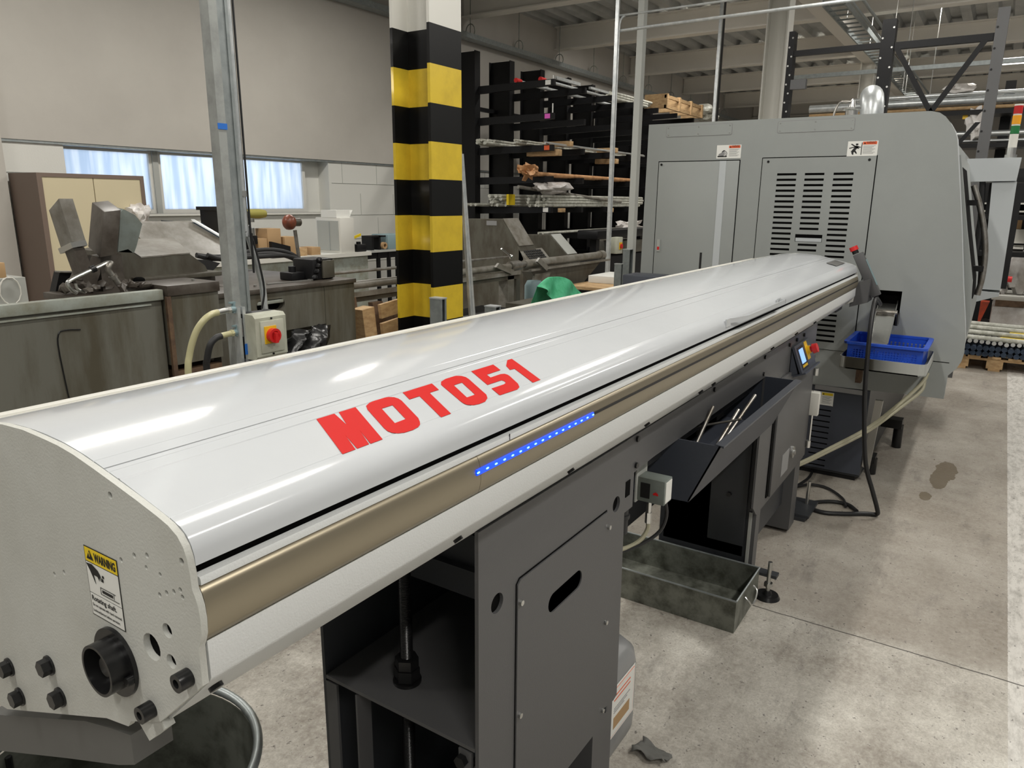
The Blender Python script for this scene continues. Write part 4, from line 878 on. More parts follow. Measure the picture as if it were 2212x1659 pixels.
t = thing('isolator_switch', 'grey-cream isolator box with red rotary handle mounted on the strut post', 'switch', (1.5904, 2.0832, 1.0736))
q = MB(); q.mi = 1; q.box(1.5254, 1.6509, 2.063, 2.0966, 1.077, 1.2282); q.mi = 0
q.prism([(1.5254, y_, z_) for y_, z_ in ((2.063, 1.077), (2.063, 1.228), (2.016, 1.228), (2.005, 1.217), (2.005, 1.088), (2.016, 1.077))], (.1255, 0, 0)); q.box(1.5434, 1.6374, 2.0003, 2.0054, 1.0982, 1.2058, .0015)
obj('isolator_box', q, ['isol', 'rubber'], t)
obj('yellow_plate', MB().box(1.5557, 1.6038, 1.9975, 2.0009, 1.1296, 1.1878), 'yel', t)
kn = MB().ring((1.5848, 1.9981, 1.1565), (1.5848, 1.9802, 1.1565), .024, .0155, 28).cyl((1.5848, 1.9981, 1.1565), (1.5848, 1.9846, 1.1565), .020, 24); kn.obox((1.5781, 1.9936, 1.133), (.0125, 0, 0), (0, -.022, 0), (0, 0, .034))
obj('rotary_handle', kn, 'redk', t, label='red rotary handle')
for (x, z) in ((1.59, 1.2125), (1.59, 1.092)): obj('lid_screw', MB().cyl((x, 2.006, z), (x, 2.001, z), .0034, 8), 'blacksteel', t)
obj('switch_sticker', MB().box(1.5241, 1.5257, 2.0698, 2.0877, 1.152, 1.2136), 'paper', t)
obj('switch_arrow', MB().box(1.5232, 1.5242, 2.0731, 2.0843, 1.1576, 1.18), 'redk', t)
def coupling(z, m1, nm, lab, path, mh):
    t = thing(nm, lab, 'hose', (1.45, 2.07, z)); v = 2.0698
    obj('hose_pipe', MB().tube(path, .0107, 12, 5), mh, t)
    x_ = path[0][0]
    obj('quick_coupling', MB().cyl((x_, v, z-.001), (x_+.040, v, z+.002), .0095, 14).cyl((x_+.036, v, z+.002), (x_+.046, v, z+.003), .0115, 6), m1, t)
    obj('valve_body', MB().cyl((x_+.046, v, z+.003), (x_+.063, v, z+.003), .010, 12).cyl((x_+.060, v, z-.01), (x_+.060, v, z+.022), .006, 10).box(x_+.045, x_+.066, v-.005, v+.005, z+.022, z+.027), 'tealb', t)
coupling(1.245, 'steel', 'air_hose', 'clear yellow air hose arching from the strut post', [(1.437, 2.0698, 1.2438), (1.4134, 2.0698, 1.2405), (1.3843, 2.072, 1.2237), (1.3597, 2.0832, 1.1856), (1.3395, 2.0944, 1.1184), (1.3272, 2.0944, 1.04), (1.3216, 2.1056, 0.704), (1.288, 2.184, 0.144), (1.2544, 2.24, 0.012)], 'hose')
coupling(1.168, 'hose', 'air_hose', 'short black air hose bent down below the yellow one', [(1.4414, 2.0698, 1.1666), (1.4202, 2.0698, 1.1621), (1.4, 2.072, 1.143), (1.3922, 2.0832, 1.096), (1.3955, 2.0944, 1.04), (1.4112, 2.0944, 0.704), (1.4336, 2.1616, 0.144), (1.4336, 2.24, 0.012)], 'rubber')
# hung conduit poles
t = thing('conduit_pole', 'bright galvanised double conduit pole in front of the bar racks', 'post', (7.23, 3.49, 0))
obj('pole', MB().box(7.20, 7.225, 3.485, 3.52, 0, 4.9), 'galvw', t); obj('cable_pipe', MB().cyl((7.245, 3.497, 0), (7.245, 3.497, 3.1), .012, 10), 'galvw', t)
obj('overhead_conduit', MB().tube([(7.245, 3.497, 3.05), (7.245, 3.49, 3.22), (7.25, 3.43, 3.30), (7.25, 3.3, 3.31), (7.25, .6, 3.32)], .012, 10, 4).tube([(7.25, 3.50, 3.27), (7.25, 3.2, 3.275), (7.25, .6, 3.285)], .014, 10, 1) if False else MB().tube([(7.245, 3.497, 3.05), (7.245, 3.49, 3.33), (7.25, 3.43, 3.40), (7.25, 3.3, 3.405), (7.25, .6, 3.41)], .010, 10, 4), 'galvw', t)
obj('overhead_pipe', MB().tube([(7.255, 3.50, 3.265), (7.255, 3.2, 3.27), (7.255, .6, 3.28)], .015, 10, 1), 'galvw', t)
iso = obj('isolator', MB().box(7.27, 7.40, 3.42, 3.50, 1.06, 1.235, .006), 'isol', t, label='small isolator with red knob'); obj('isolator_knob', MB().cyl((7.345, 3.42, 1.14), (7.345, 3.40, 1.14), .025, 16), 'redk', iso)
obj('isolator_plate', MB().box(7.31, 7.38, 3.414, 3.420, 1.105, 1.18), 'yel', iso)
solo('square_post', MB().box(7.80, 7.89, 3.48, 3.55, 0, 4.9), 'tray', 'pale grey square steel post left of the grey machine cabinet', 'post')
solo('drop_rod', MB().box(10.30, 10.34, 3.48, 3.52, 0, 4.5), 'galvw', 'thin black-edged drop channel left of the cream steel column', 'post')
solo('drop_channel', MB().box(10.36, 10.43, 3.48, 3.52, 0, 4.5), 'black', 'thin black drop channel left of the cream steel column', 'post')
# short galvanised stumps behind the feeder
for (x, y, h, l, wd) in ((2.47, 2.0, 1.193, 'short square galvanised post in front of the striped column', .04), (2.885, 2.0, 1.112, 'short capped galvanised post right of the striped column', .05), (5.74, 2.6, 1.22, 'square galvanised post just left of the grey cabinet', .075), (5.57, 2.6, 1.11, 'shorter galvanised post beside the taller one near the grey cabinet', .04)):
    t = thing('post_stump', l, 'post', (x, y, 0)); q = MB(); channel(q, x-wd/2, x+wd/2, y-.03, y+.03, 0, h-.006); obj('stump_channel', q, 'galv', t)
    obj('end_cap', MB().box(x-wd/2-.002, x+wd/2+.002, y-.032, y+.032, h-.006, h), 'galvw', t)
# ================================================================ wall cabinet and bench things
t = thing('tambour_cabinet', 'tall brown metal cupboard with two cream doors against the left wall', 'cupboard', (3.88, 7.6, 0))
obj('cabinet_shell', MB().box(3.375, 4.385, 7.37, 7.88, 0, 1.81), 'brown', t)
obj('door', MB().box(3.42, 3.876, 7.352, 7.372, .05, 1.775), 'cream', t); obj('door', MB().box(3.884, 4.345, 7.352, 7.372, .05, 1.775), 'cream', t)
obj('door_frame', MB().box(3.375, 3.42, 7.345, 7.37, 0, 1.81).box(4.345, 4.385, 7.345, 7.37, 0, 1.81).box(3.42, 4.345, 7.345, 7.37, 1.775, 1.81), 'brown', t)
solo('plastic_sack', MB().blob((4.27, 7.3, 1.44), .10, .12, .09, 3, .25), 'plwrap', 'crumpled white sack beside the brown cupboard', 'bag')
solo('wall_bench', MB().box(1.2, 2.58, 6.0, 6.6, 0, 1.02), 'tray', 'pale workbench left of the brown cupboard', 'bench')
solo('cardboard_box', MB().box(2.2, 2.48, 6.05, 6.3, 1.02, 1.13, .004), 'card', 'cardboard carton on the pale bench left of the cupboard', 'box')
solo('coiled_cable', MB().tube([(2.46+.07*math.cos(a), 5.985-.001*a, .93+.10*math.sin(a)) for a in [i*.5 for i in range(20)]], .004, 6, 1), 'white', 'white cable coil hanging off the pale bench', 'cable')
t = thing('work_bench', 'long white bench under the windows carrying boxes', 'bench', (5.6, 6.95, 0))
obj('bench_top', MB().box(4.45, 6.82, 6.58, 7.3, .925, .97), 'white', t); obj('bench_body', MB().box(4.5, 6.79, 6.62, 7.28, .0, .925), 'tankl', t)
t = thing('drill_press', 'dark bench machine with olive motor cover below the middle window', 'machine', (4.95, 6.8, .97))
obj('machine_column', MB().box(4.72, 4.98, 6.62, 6.95, .97, 1.515).box(4.69, 5.02, 6.6, 6.97, 1.48, 1.515).box(4.98, 5.10, 6.66, 6.90, 1.0, 1.47, .01).box(5.02, 5.14, 6.6, 6.9, 1.13, 1.22, .01), 'black', t)
obj('motor_cover', MB().lathe((5.10, 6.75, 1.44), [(.0001, -.02), (.045, -.02), (.05, .05), (.05, .2), (.04, .27), (.0001, .30)], 20, 'x'), 'olive', t)
obj('spindle', MB().cyl((5.07, 6.6, 1.30), (5.07, 6.6, 1.22), .03, 14).cyl((5.07, 6.6, 1.40), (5.07, 6.6, 1.36), .035, 14), 'steel', t)
t = thing('white_panel_box', 'white cabinet with grey louvred side on the bench end', 'cabinet', (6.44, 6.8, .97))
obj('cabinet_case', MB().box(6.33, 6.555, 6.6, 7.02, .97, 1.385, .005), 'white', t); obj('grey_side', MB().box(6.322, 6.331, 6.63, 6.99, 1.0, 1.35), 'tray', t)
obj('side_divider', MB().box(6.318, 6.323, 6.77, 6.785, 1.0, 1.34), 'lathe', t)
solo('open_carton', MB().box(6.33, 6.55, 6.66, 6.92, 1.386, 1.475).obox((6.55, 6.66, 1.40), (.05, 0, .075), (0, .2, 0), (.003, 0, 0)), ['paper'], 'white carton with raised flap on top of the white cabinet', 'box')
for (a, b, c, d, m_, l) in ((5.29, 5.47, .97, 1.285, 'card', 'tall open cardboard carton on the bench behind the beacon lamp'), (5.16, 5.28, .97, 1.185, 'card', 'small cardboard carton right of the dark bench machine'), (5.52, 5.70, .97, 1.19, 'card', 'leaning cardboard carton with open flaps at mid bench'), (5.72, 5.83, .97, 1.06, 'wood', 'low timber-coloured carton on the bench'), (5.90, 6.03, .97, 1.06, 'card', 'low brown carton beside the white cabinet')):
    solo('cardboard_carton', MB().box(a, b, 6.63, 6.83, c, d, .003), m_, l, 'box')
solo('black_case', MB().prism([(5.30, 6.58, .97), (5.55, 6.58, .97), (5.55, 6.58, 1.09), (5.30, 6.58, 1.15)], (0, .045, 0)), 'black', 'flat black case leaning before the cartons', 'case')
t = thing('steel_table', 'dark framed steel table with pale top beside the striped column', 'table', (7.5, 7.1, 0))
obj('table_top', MB().box(6.92, 8.3, 6.8, 7.5, .93, .955), 'tray', t)
for (x, y) in ((6.95, 6.83), (8.25, 6.83), (6.95, 7.45), (8.25, 7.45), (7.2, 6.83), (7.4, 6.83)): obj('leg', MB().box(x-.02, x+.02, y-.02, y+.02, 0, .93), 'rackb', t)
obj('apron', MB().box(6.95, 8.25, 6.82, 6.85, .85, .93), 'rackb', t)
solo('blue_grey_case', MB().box(7.42, 7.80, 6.85, 7.15, .956, 1.15, .01), 'tealb', 'blue-grey metal case on the dark framed table', 'case')
t = thing('open_stand', 'black open frame stand on the dark framed table', 'stand', (7.25, 6.95, .955))
obj('frame_side', MB().box(7.13, 7.17, 6.87, 7.05, .956, 1.14), 'rackb', t); obj('frame_side', MB().box(7.27, 7.30, 6.87, 7.05, .956, 1.14), 'rackb', t); obj('frame_top', MB().box(7.17, 7.40, 6.87, 7.05, 1.12, 1.14), 'rackb', t)
solo('tape_roll', MB().ring((7.34, 6.83, 1.01), (7.34, 6.88, 1.01), .045, .025, 20), 'card', 'brown tape roll between black frame and blue-grey case', 'tape')
t = thing('small_vice', 'small black clamp with yellow lever by the white cabinet', 'tool', (6.72, 6.7, .97))
obj('clamp_body', MB().box(6.62, 6.78, 6.62, 6.78, .971, 1.06, .01).cyl((6.72, 6.7, 1.05), (6.72, 6.7, 1.09), .03, 12), 'black', t); obj('lever', MB().obox((6.60, 6.68, 1.12), (.15, 0, .04), (0, .02, 0), (0, 0, .03)), 'lyellow', t)
# ================================================================ coolant tank and old lathe on the left
t = thing('coolant_tank', 'long stained grey-green coolant tank with pale top rail', 'tank', (.4, 3.45, 0))
q = MB(); q.box(-2.2, 1.81, 3.0, 3.28, 0, 1.172)
obj('tank_wall', q, 'tank', t)
obj('top_rail', MB().box(-2.2, 1.815, 2.985, 3.03, 1.172, 1.216, .003), 'tankl', t); obj('lower_lip', MB().box(-2.2, 1.76, 2.992, 3.0, 1.153, 1.160), 'tankl', t)
obj('welded_seam', MB().tube([(1.46, 2.998, 1.09), (1.40, 2.998, 1.095), (1.375, 2.998, 1.08), (1.37, 2.998, 1.0), (1.39, 2.998, .7)], .0028, 6, 3), 'blacksteel', t)
obj('drip_channel', MB().tube([(.245, 2.997, 1.06), (.26, 2.997, .95), (.29, 2.997, .80), (.31, 2.997, .6)], .002, 6, 3), 'rust', t)
O_ = thing('old_lathe', 'oil-stained old lathe with tilted hoods and hoses behind the feeder', 'machine', (2.3, 3.5, 0))
q = MB(); q.box(1.822, 2.075, 2.975, 3.30, .88, 1.187); obj('side_box', q, 'tank', O_); obj('side_box_lower', MB().box(1.84, 2.07, 2.985, 3.28, 0, .85), 'rust', O_)
obj('side_box_lid', MB().box(1.822, 2.08, 2.965, 3.30, 1.187, 1.232, .003), 'oldb', O_)
obj('edge_post', MB().box(1.812, 1.832, 2.96, 2.975, 0, 1.186), 'rust', O_)
obj('machine_top', MB().box(1.84, 2.965, 2.985, 3.95, 1.150, 1.172, .002).box(1.836, 2.3, 3.31, 3.62, 1.172, 1.225), 'oldb', O_)
obj('chip_pan', MB().box(1.53, 1.80, 3.04, 3.42, 1.174, 1.20, .003), 'oldb', O_)
cab = obj('machine_cabinet', MB().box(2.08, 2.738, 3.0, 3.9, .945, 1.150), 'tank', O_)
cut(cab, [MB().prism([(x_, 2.9, z_) for x_, z_ in rrect(2.30, 2.472, 1.056, 1.112, .026, 5)], (0, .16, 0))])
obj('handle_recess', MB().box(2.30, 2.472, 3.04, 3.045, 1.05, 1.118), 'gap', O_)
obj('recess_lip', MB().box(2.305, 2.467, 3.0, 3.03, 1.090, 1.108, .004), 'tankl', O_)
obj('machine_base', MB().box(2.08, 2.14, 3.0, 3.06, 0, .945).box(2.15, 2.738, 3.25, 3.9, 0, .945), 'oldm', O_)
obj('end_cabinet', MB().box(2.741, 2.96, 3.0, 3.9, 0, 1.150), 'tank', O_)
obj('headstock_cover', MB().prism([(x_, 3.30, z_) for x_, z_ in ((1.795, 1.20), (1.80, 1.36), (1.86, 1.372), (1.915, 1.328), (2.165, 1.334), (2.242, 1.274), (2.26, 1.23))], (0, .30, 0)), 'oldm', O_)
obj('cover_top', MB().prism([(1.915, 3.298, 1.329), (2.165, 3.298, 1.335), (2.29, 3.62, 1.392), (1.98, 3.62, 1.392)], (0, 0, .006)), 'oldl', O_)
obj('cover_foot', MB().box(1.86, 2.30, 3.25, 3.6, 1.222, 1.245, .004), 'oldm', O_)
obj('front_guard', MB().prism([(2.40, 4.2, 1.458), (2.79, 4.2, 1.452), (3.04, 4.0, 1.245), (2.40, 4.0, 1.245)], (0, .02, .008)), 'oldl', O_, label='sloping pale guard panel')
obj('guard_trim', MB().prism([(2.79, 4.19, 1.460), (2.815, 4.19, 1.460), (3.07, 3.99, 1.248), (3.045, 3.99, 1.248)], (0, .02, .012)), 'galvw', O_)
obj('dark_sheet', MB().prism([(2.72, 4.4, 1.462), (3.00, 4.4, 1.442), (3.17, 4.4, 1.30), (2.9, 4.4, 1.25)], (0, .02, 0)), 'navy', O_)
hA = obj('tilted_hood', MB().obox((1.542, 3.2, 1.593), (.056, 0, 0), (.030, 0, -.173), (.003, .10, -.048), .002), 'oldl', O_, label='narrow tilted grey hood')
obj('hood_collar', MB().obox((1.560, 3.19, 1.418), (.062, 0, .008), (.006, 0, -.022), (0, .11, -.03)), 'steel', O_)
obj('hood_neck', MB().obox((1.572, 3.2, 1.395), (.046, 0, 0), (.036, 0, -.16), (0, .08, 0)), 'oldb', O_)
obj('brown_hood', MB().obox((1.719, 3.2, 1.539), (.073, 0, .008), (-.041, 0, -.189), (.032, .15, .038), .002), 'oldb', O_, label='brown stained tilted hood')
obj('grey_hood', MB().prism([(x_, 3.30, z_) for x_, z_ in ((1.845, 1.535), (1.862, 1.548), (1.912, 1.521), (1.940, 1.482), (1.900, 1.38), (1.886, 1.354), (1.812, 1.362), (1.83, 1.45))], (0, .16, .02)), 'oldg', O_, label='grey-green hood')
obj('hood_stem', MB().prism([(1.655, 3.22, 1.36), (1.69, 3.22, 1.345), (1.68, 3.22, 1.28), (1.64, 3.22, 1.20), (1.60, 3.22, 1.26)], (0, .1, 0)).prism([(1.70, 3.25, 1.35), (1.80, 3.25, 1.36), (1.80, 3.25, 1.20), (1.70, 3.25, 1.20)], (0, .1, 0)), 'oldb', O_)
cp_ = obj('coolant_pipe', MB().tube([(1.515, 3.1, 1.222), (1.497, 3.1, 1.235), (1.484, 3.1, 1.262), (1.50, 3.1, 1.277), (1.569, 3.1, 1.304), (1.62, 3.1, 1.322), (1.655, 3.1, 1.336), (1.672, 3.1, 1.331)], .0085, 10, 3), 'steel', O_, label='bright bent coolant pipe')
obj('pipe_elbow', MB().tube([(1.668, 3.1, 1.333), (1.652, 3.09, 1.322), (1.648, 3.09, 1.305), (1.665, 3.09, 1.275), (1.71, 3.09, 1.205)], .0125, 12, 4).ring((1.661, 3.09, 1.283), (1.668, 3.09, 1.270), .017, .011, 16), 'dsteel', cp_)
obj('pipe_nozzle', MB().tube([(1.505, 3.08, 1.262), (1.51, 3.08, 1.24), (1.54, 3.08, 1.222)], .006, 8, 3), 'steel', cp_)
obj('pipe_clamp', MB().cyl((1.582, 3.1, 1.310), (1.600, 3.1, 1.316), .015, 12), 'blacksteel', cp_)
obj('dark_tray', MB().prism([(1.602, 3.4, 1.284), (1.66, 3.4, 1.279), (1.69, 3.4, 1.17), (1.563, 3.4, 1.17)], (0, .05, 0)), 'black', O_); obj('tray_edge', MB().obox((1.600, 3.39, 1.280), (.062, 0, -.005), (0, .05, 0), (0, 0, .006)), 'oldl', O_)
obj('dark_port', MB().blob((1.86, 3.24, 1.233), .028, .02, .018, 1, .05), 'gap', O_)
rnd = random.Random(5); q = MB()
for i in range(26): x_ = 1.50+rnd.random()*.32; q.blob((x_, 3.06+rnd.random()*.25, 1.225+rnd.random()*.01), .012+rnd.random()*.02, .02, .008+rnd.random()*.014, i, .3, 1)
o_ = obj('oily_swarf', q, 'oldb', O_); o_['kind'] = 'stuff'
bp_ = obj('beacon_stalk', MB().tube([(3.36, 3.9, 1.165), (3.345, 3.9, 1.30), (3.335, 3.9, 1.40)], .0125, 10, 1).box(3.31, 3.39, 3.85, 3.95, 0.9, 1.165), 'dsteel', O_)
obj('beacon_lamp', MB().blob((3.292, 3.9, 1.452), .046, .046, .050, 2, .02), 'lampglass', bp_, label='grimy spherical beacon lamp'); obj('lamp_cap', MB().cyl((3.325, 3.9, 1.452), (3.375, 3.9, 1.452), .028, 14), 'oldm', bp_)
for k, (dz, dx) in enumerate(((0, 0), (-.022, -.02), (-.034, .03))):
    obj('flexible_hose', MB().tube([(2.60+dx, 3.9-k*.03, 1.278), (2.70+dx, 3.9-k*.03, 1.262+dz*.4), (2.84+dx, 3.9-k*.03, 1.262+dz*.3), (3.0+dx, 3.9-k*.03, 1.283+dz), (3.15+dx, 3.9-k*.03, 1.281+dz), (3.29+dx, 3.9-k*.03, 1.249+dz*1.2), (3.40+dx*.6, 3.9-k*.03, 1.176+dz), (3.43+dx*.5, 3.9-k*.03, 1.12)], .014, 10, 5), 'rubber', O_)
obj('hose_joint', MB().prism([(2.24, 3.4, 1.30), (2.33, 3.4, 1.29), (2.40, 3.4, 1.27), (2.34, 3.4, 1.225), (2.29, 3.4, 1.225)], (0, .05, 0)), 'rubber', O_)
q = MB().box(2.74, 2.89, 3.08, 3.24, 1.173, 1.285, .008)
for i in range(4):
    for j in range(3): q.blob((2.742+i*.012+j*.006, 3.075, 1.19+i*.03), .012, .012, .014, i+j, .2, 1)
mo = obj('drive_motor', q, 'black', O_); obj('motor_flange', MB().box(2.80, 2.885, 3.068, 3.08, 1.18, 1.275, .002), 'oldm', mo)
obj('terminal_block', MB().box(2.655, 2.75, 3.15, 3.25, 1.173, 1.215, .005).cyl((2.70, 3.2, 1.215), (2.70, 3.2, 1.245), .02, 12), 'black', O_)
solo('spanner', MB().obox((2.455, 3.10, 1.1735), (.26, -.02, 0), (0, .012, 0), (0, 0, .006)).cyl((2.722, 3.085, 1.1735), (2.722, 3.085, 1.181), .016, 6), 'steel', 'long bright spanner lying on the old lathe top', 'tool')
for (x, y, l) in ((2.36, 3.08, 'shiny nut on the old lathe top beside the conduit'), (2.01, 3.06, 'shiny chip at the front edge of the old lathe top'), (2.44, 3.35, 'small bright fitting further back on the old lathe top')):
    solo('loose_fitting', MB().cyl((x, y, 1.1735 if x > 2.08 else 1.2335), (x, y, 1.183 if x > 2.08 else 1.243), .008, 6), 'steel', l, 'fitting')
# bin liner stuffed in the opening
q = MB(); rnd = random.Random(9); G = []
for i in range(15):
    row = []
    for j in range(7):
        u_ = i/14; x_ = 2.40+u_*.33; top = .945 if u_ > .35 else .90+u_*.13
        row.append(q.bm.verts.new((x_+rnd.uniform(-.006, .006), 2.975-.03*math.sin(j*.9+i)+rnd.uniform(-.012, .012), top-j*(.022 if u_ < .8 else .032)+rnd.uniform(-.006, .006))))
    G.append(row)
for i in range(14):
    for j in range(6): q._f([G[i][j], G[i+1][j], G[i+1][j+1], G[i][j+1]])
o_ = solo('bin_liner', q, 'bag', 'black plastic bin liner hanging from the old lathe opening', 'bag', ang=50); so = o_.modifiers.new('t', 'SOLIDIFY'); so.thickness = .002
t = thing('leaning_pallet', 'broken pale timber pallet leaning behind the striped column', 'pallet', (3.5, 3.05, 0))
def tb(x0, x1, z0, z1, y0=3.05, y1=3.072, r=.10): return MB().obox((x0, y0, z0), (x1-x0, 0, (x1-x0)*r), (0, y1-y0, 0), ((z1-z0)*-.12, 0, z1-z0))
for z in (.905, .79, .62, .45, .28, .10): obj('board', tb(3.23 + (z-.9)*-.10, 3.90, z, z+.085), 'wood', t)
for x in (3.20, 3.55, 3.86):
    obj('stringer', MB().obox((x, 3.073, .0), (.10, 0, .01), (0, .09, 0), (-.11, 0, .985 if x > 3.3 else .97)), 'wood' if x < 3.3 else 'woodd', t)
t = thing('dark_pallet', 'dark weathered pallet behind the pale leaning one', 'pallet', (3.4, 3.22, 0))
obj('board', MB().obox((3.22, 3.20, 0), (.09, 0, 0), (0, .04, 0), (-.14, 0, 1.03)), 'woodd', t); obj('board', MB().obox((3.45, 3.20, 0), (.09, 0, 0), (0, .04, 0), (-.14, 0, .98)), 'woodd', t); obj('cross_board', MB().box(3.2, 4.0, 3.24, 3.26, .80, .88), 'woodd', t)
# old tubular bar feeder running behind the striped column
t = thing('old_bar_feeder', 'old grey tubular bar feeder running behind the striped column', 'machine', (4.8, 3.4, 0))
obj('guide_rod', MB().cyl((3.0, 3.32, 1.168), (5.02, 3.32, 1.160), .010, 10), 'dsteel', t)
obj('feed_tube', MB().cyl((2.97, 3.30, 1.086), (5.04, 3.30, 1.083), .026, 20), 'oldl', t); obj('feed_tube', MB().cyl((5.22, 3.30, 1.088), (6.62, 3.30, 1.088), .036, 20), 'oldl', t)
obj('tube_collar', MB().cyl((6.60, 3.30, 1.088), (6.68, 3.30, 1.088), .044, 20), 'oldl', t); obj('tube_collar', MB().cyl((5.0, 3.30, 1.086), (5.14, 3.30, 1.086), .040, 20).cyl((5.14, 3.3, 1.086), (5.22, 3.3, 1.086), .024, 16), 'dsteel', t)
obj('tube_rail', MB().box(2.97, 5.1, 3.255, 3.275, 1.030, 1.048).box(2.97, 5.1, 3.255, 3.35, 1.018, 1.030), 'oldl', t); obj('tube_rail', MB().box(5.25, 6.75, 3.245, 3.275, 1.030, 1.048), 'oldl', t)
obj('rail_underside', MB().box(2.97, 5.1, 3.27, 3.38, .985, 1.018), 'oldm', t)
obj('clamp_lever', MB().cyl((4.85, 3.28, 1.235), (4.98, 3.28, 1.17), .008, 8).blob((4.99, 3.28, 1.165), .02, .02, .02, 0, 0, 2), 'steel', t)
obj('support_leg', MB().box(4.93, 5.02, 3.27, 3.36, 0, 1.02), 'oldl', t); obj('support_leg', MB().box(5.10, 5.16, 3.3, 3.36, 0, 1.03), 'oldm', t)
obj('cross_bracket', MB().obox((4.72, 3.24, 1.10), (.22, 0, -.07), (0, .02, 0), (.04, 0, .03)).obox((5.30, 3.22, 1.11), (.16, 0, -.09), (0, .02, 0), (.04, 0, .03)), 'oldl', t)
obj('pump_motor', MB().lathe((5.30, 3.25, .55), [(.0001, 0), (.11, 0), (.11, .12), (.08, .14), (.08, .36), (.06, .40), (.0001, .40)], 20), 'tealb', t, label='blue-grey pump motor')
obj('hopper_sheet', MB().prism([(5.30, 3.28, 1.02), (6.60, 3.28, 1.025), (5.95, 3.28, .70), (5.70, 3.28, .70)], (0, .10, 0)), 'oldm', t)
obj('hopper_front', MB().prism([(5.35, 3.27, 1.0), (5.62, 3.27, 1.0), (5.40, 3.27, .72), (5.28, 3.27, .80)], (0, .02, 0)), 'oldl', t)
obj('lower_frame', MB().box(3.9, 6.2, 3.35, 3.45, .55, .62).box(3.9, 4.0, 3.3, 3.4, 0, .8).box(5.9, 6.0, 3.3, 3.4, 0, .7), 'oldm', t)
solo('black_tub', MB().box(3.98, 4.55, 3.0, 3.25, .0, .80, .02).box(3.95, 4.58, 2.97, 3.28, .78, .82, .005), 'black', 'black plastic tub right of the striped column', 'tub')
# second and third sloping machines behind
t = thing('sloping_machine', 'grey machine with steep pale sloping guard and keypad below the racks', 'machine', (7.2, 4.9, 0))
obj('machine_body', MB().prism([(7.0, y, z) for y, z in ((5.4, 0), (5.4, 1.39), (4.735, 1.40), (4.51, 1.10), (4.44, .98), (4.44, 0))], (.35, 0, 0)), 'oldm', t)
obj('sloping_guard', MB().prism([(7.02, 4.733, 1.404), (7.33, 4.733, 1.404), (7.33, 4.512, 1.108), (7.02, 4.512, 1.108)], (0, -.006, .005)), 'oldl', t)
obj('name_plate', MB().box(6.995, 7.0, 4.80, 4.94, 1.33, 1.38), 'lgrey', t)
kp = MB().prism([(7.0, 4.50, 1.07), (7.0, 4.36, .93), (7.0, 4.36, .90), (7.0, 4.50, .90)], (.5, 0, 0)); kp_ = obj('keypad_desk', kp, 'oldl', t); q = MB()
for i in range(9):
    for j in range(4): q.obox((7.06+i*.042, 4.475-j*.025, 1.052-j*.025), (.028, 0, 0), (0, -.015, -.015), (0, .0, .008))
o_ = obj('key', q, 'black', kp_); o_['kind'] = 'stuff'
t = thing('lower_sloping_machine', 'lower grey machine with pale sloping chute right of the keypad one', 'machine', (8.1, 4.8, 0))
obj('machine_body', MB().prism([(8.0, y, z) for y, z in ((5.2, 0), (5.2, 1.18), (4.69, 1.197), (4.44, .96), (4.4, .9), (4.4, 0))], (.28, 0, 0)), 'oldm', t)
obj('sloping_chute', MB().prism([(8.02, 4.688, 1.20), (8.26, 4.688, 1.20), (8.26, 4.442, .967), (8.02, 4.442, .967)], (0, -.006, .005)), 'tray', t)
solo('upright_rods', MB().tube([(3.62, 2.68, 0), (3.60, 2.66, .9), (3.50, 2.66, 1.9)], .012, 8, 1).tube([(3.66, 2.68, 0), (3.63, 2.66, .9), (3.52, 2.66, 1.86)], .012, 8, 1).tube([(3.70, 2.70, 0), (3.66, 2.68, .9), (3.54, 2.68, 1.7)], .012, 8, 1), 'galvw', 'bundle of pale rods leaning against the striped column', 'rod')
# green cloth over a trolley
t = thing('shop_trolley', 'dark trolley under the green cloth beyond the feeder', 'trolley', (4.65, 2.75, 0))
obj('trolley_body', MB().box(4.42, 4.95, 2.66, 2.95, .15, .88), 'oldm', t)
for x, y in ((4.4, 2.65), (4.9, 2.65), (4.4, 2.9), (4.9, 2.9)): obj('wheel', MB().cyl((x-.015, y, .07), (x+.015, y, .07), .07, 16), 'rubber', t)
q = MB(); G = []; rnd = random.Random(2); TP = [(4.30, 1.045), (4.42, 1.112), (4.52, 1.10), (4.62, 1.095), (4.72, 1.065), (4.80, 1.03), (4.88, .975), (4.96, .935)]
for i, (x_, z_) in enumerate(TP):
    row = []
    for j in range(10):
        if j < 3: y_ = 2.68-j*.035; zz = z_-.10*(2-j)
        else: y_ = 2.60-.010*(j-3)+.026*math.sin(i*2.1+j*.8); zz = z_-(j-2)*.030*(1.0 if 0 < i else .3)
        row.append(q.bm.verts.new((x_+.012*math.sin(j*1.3+i)+(j-3)*.008*(i < 2), y_, zz+rnd.uniform(-.006, .006))))
    G.append(row)
for i in range(len(TP)-1):
    for j in range(9): q._f([G[i][j], G[i+1][j], G[i+1][j+1], G[i][j+1]])
solo('blue_cabinet', MB().box(4.24, 4.44, 1.72, 1.95, 0, 1.160, .006), 'blue_dark', 'dark blue low cabinet between the feeder and the grey lathe enclosure', 'cabinet')
o_ = solo('green_cloth', q, 'green', 'crumpled green cloth draped beyond the feeder', 'cloth', ang=60); so = o_.modifiers.new('t', 'SOLIDIFY'); so.thickness = .004; ss = o_.modifiers.new('s', 'SUBSURF'); ss.levels = 2; ss.render_levels = 2
solo('blue_cabinet', MB().box(4.55, 5.30, 1.72, 2.28, 0, 1.165, .006), 'blue_dark', 'dark blue low cabinet between the feeder and the grey lathe enclosure', 'cabinet') if False else None
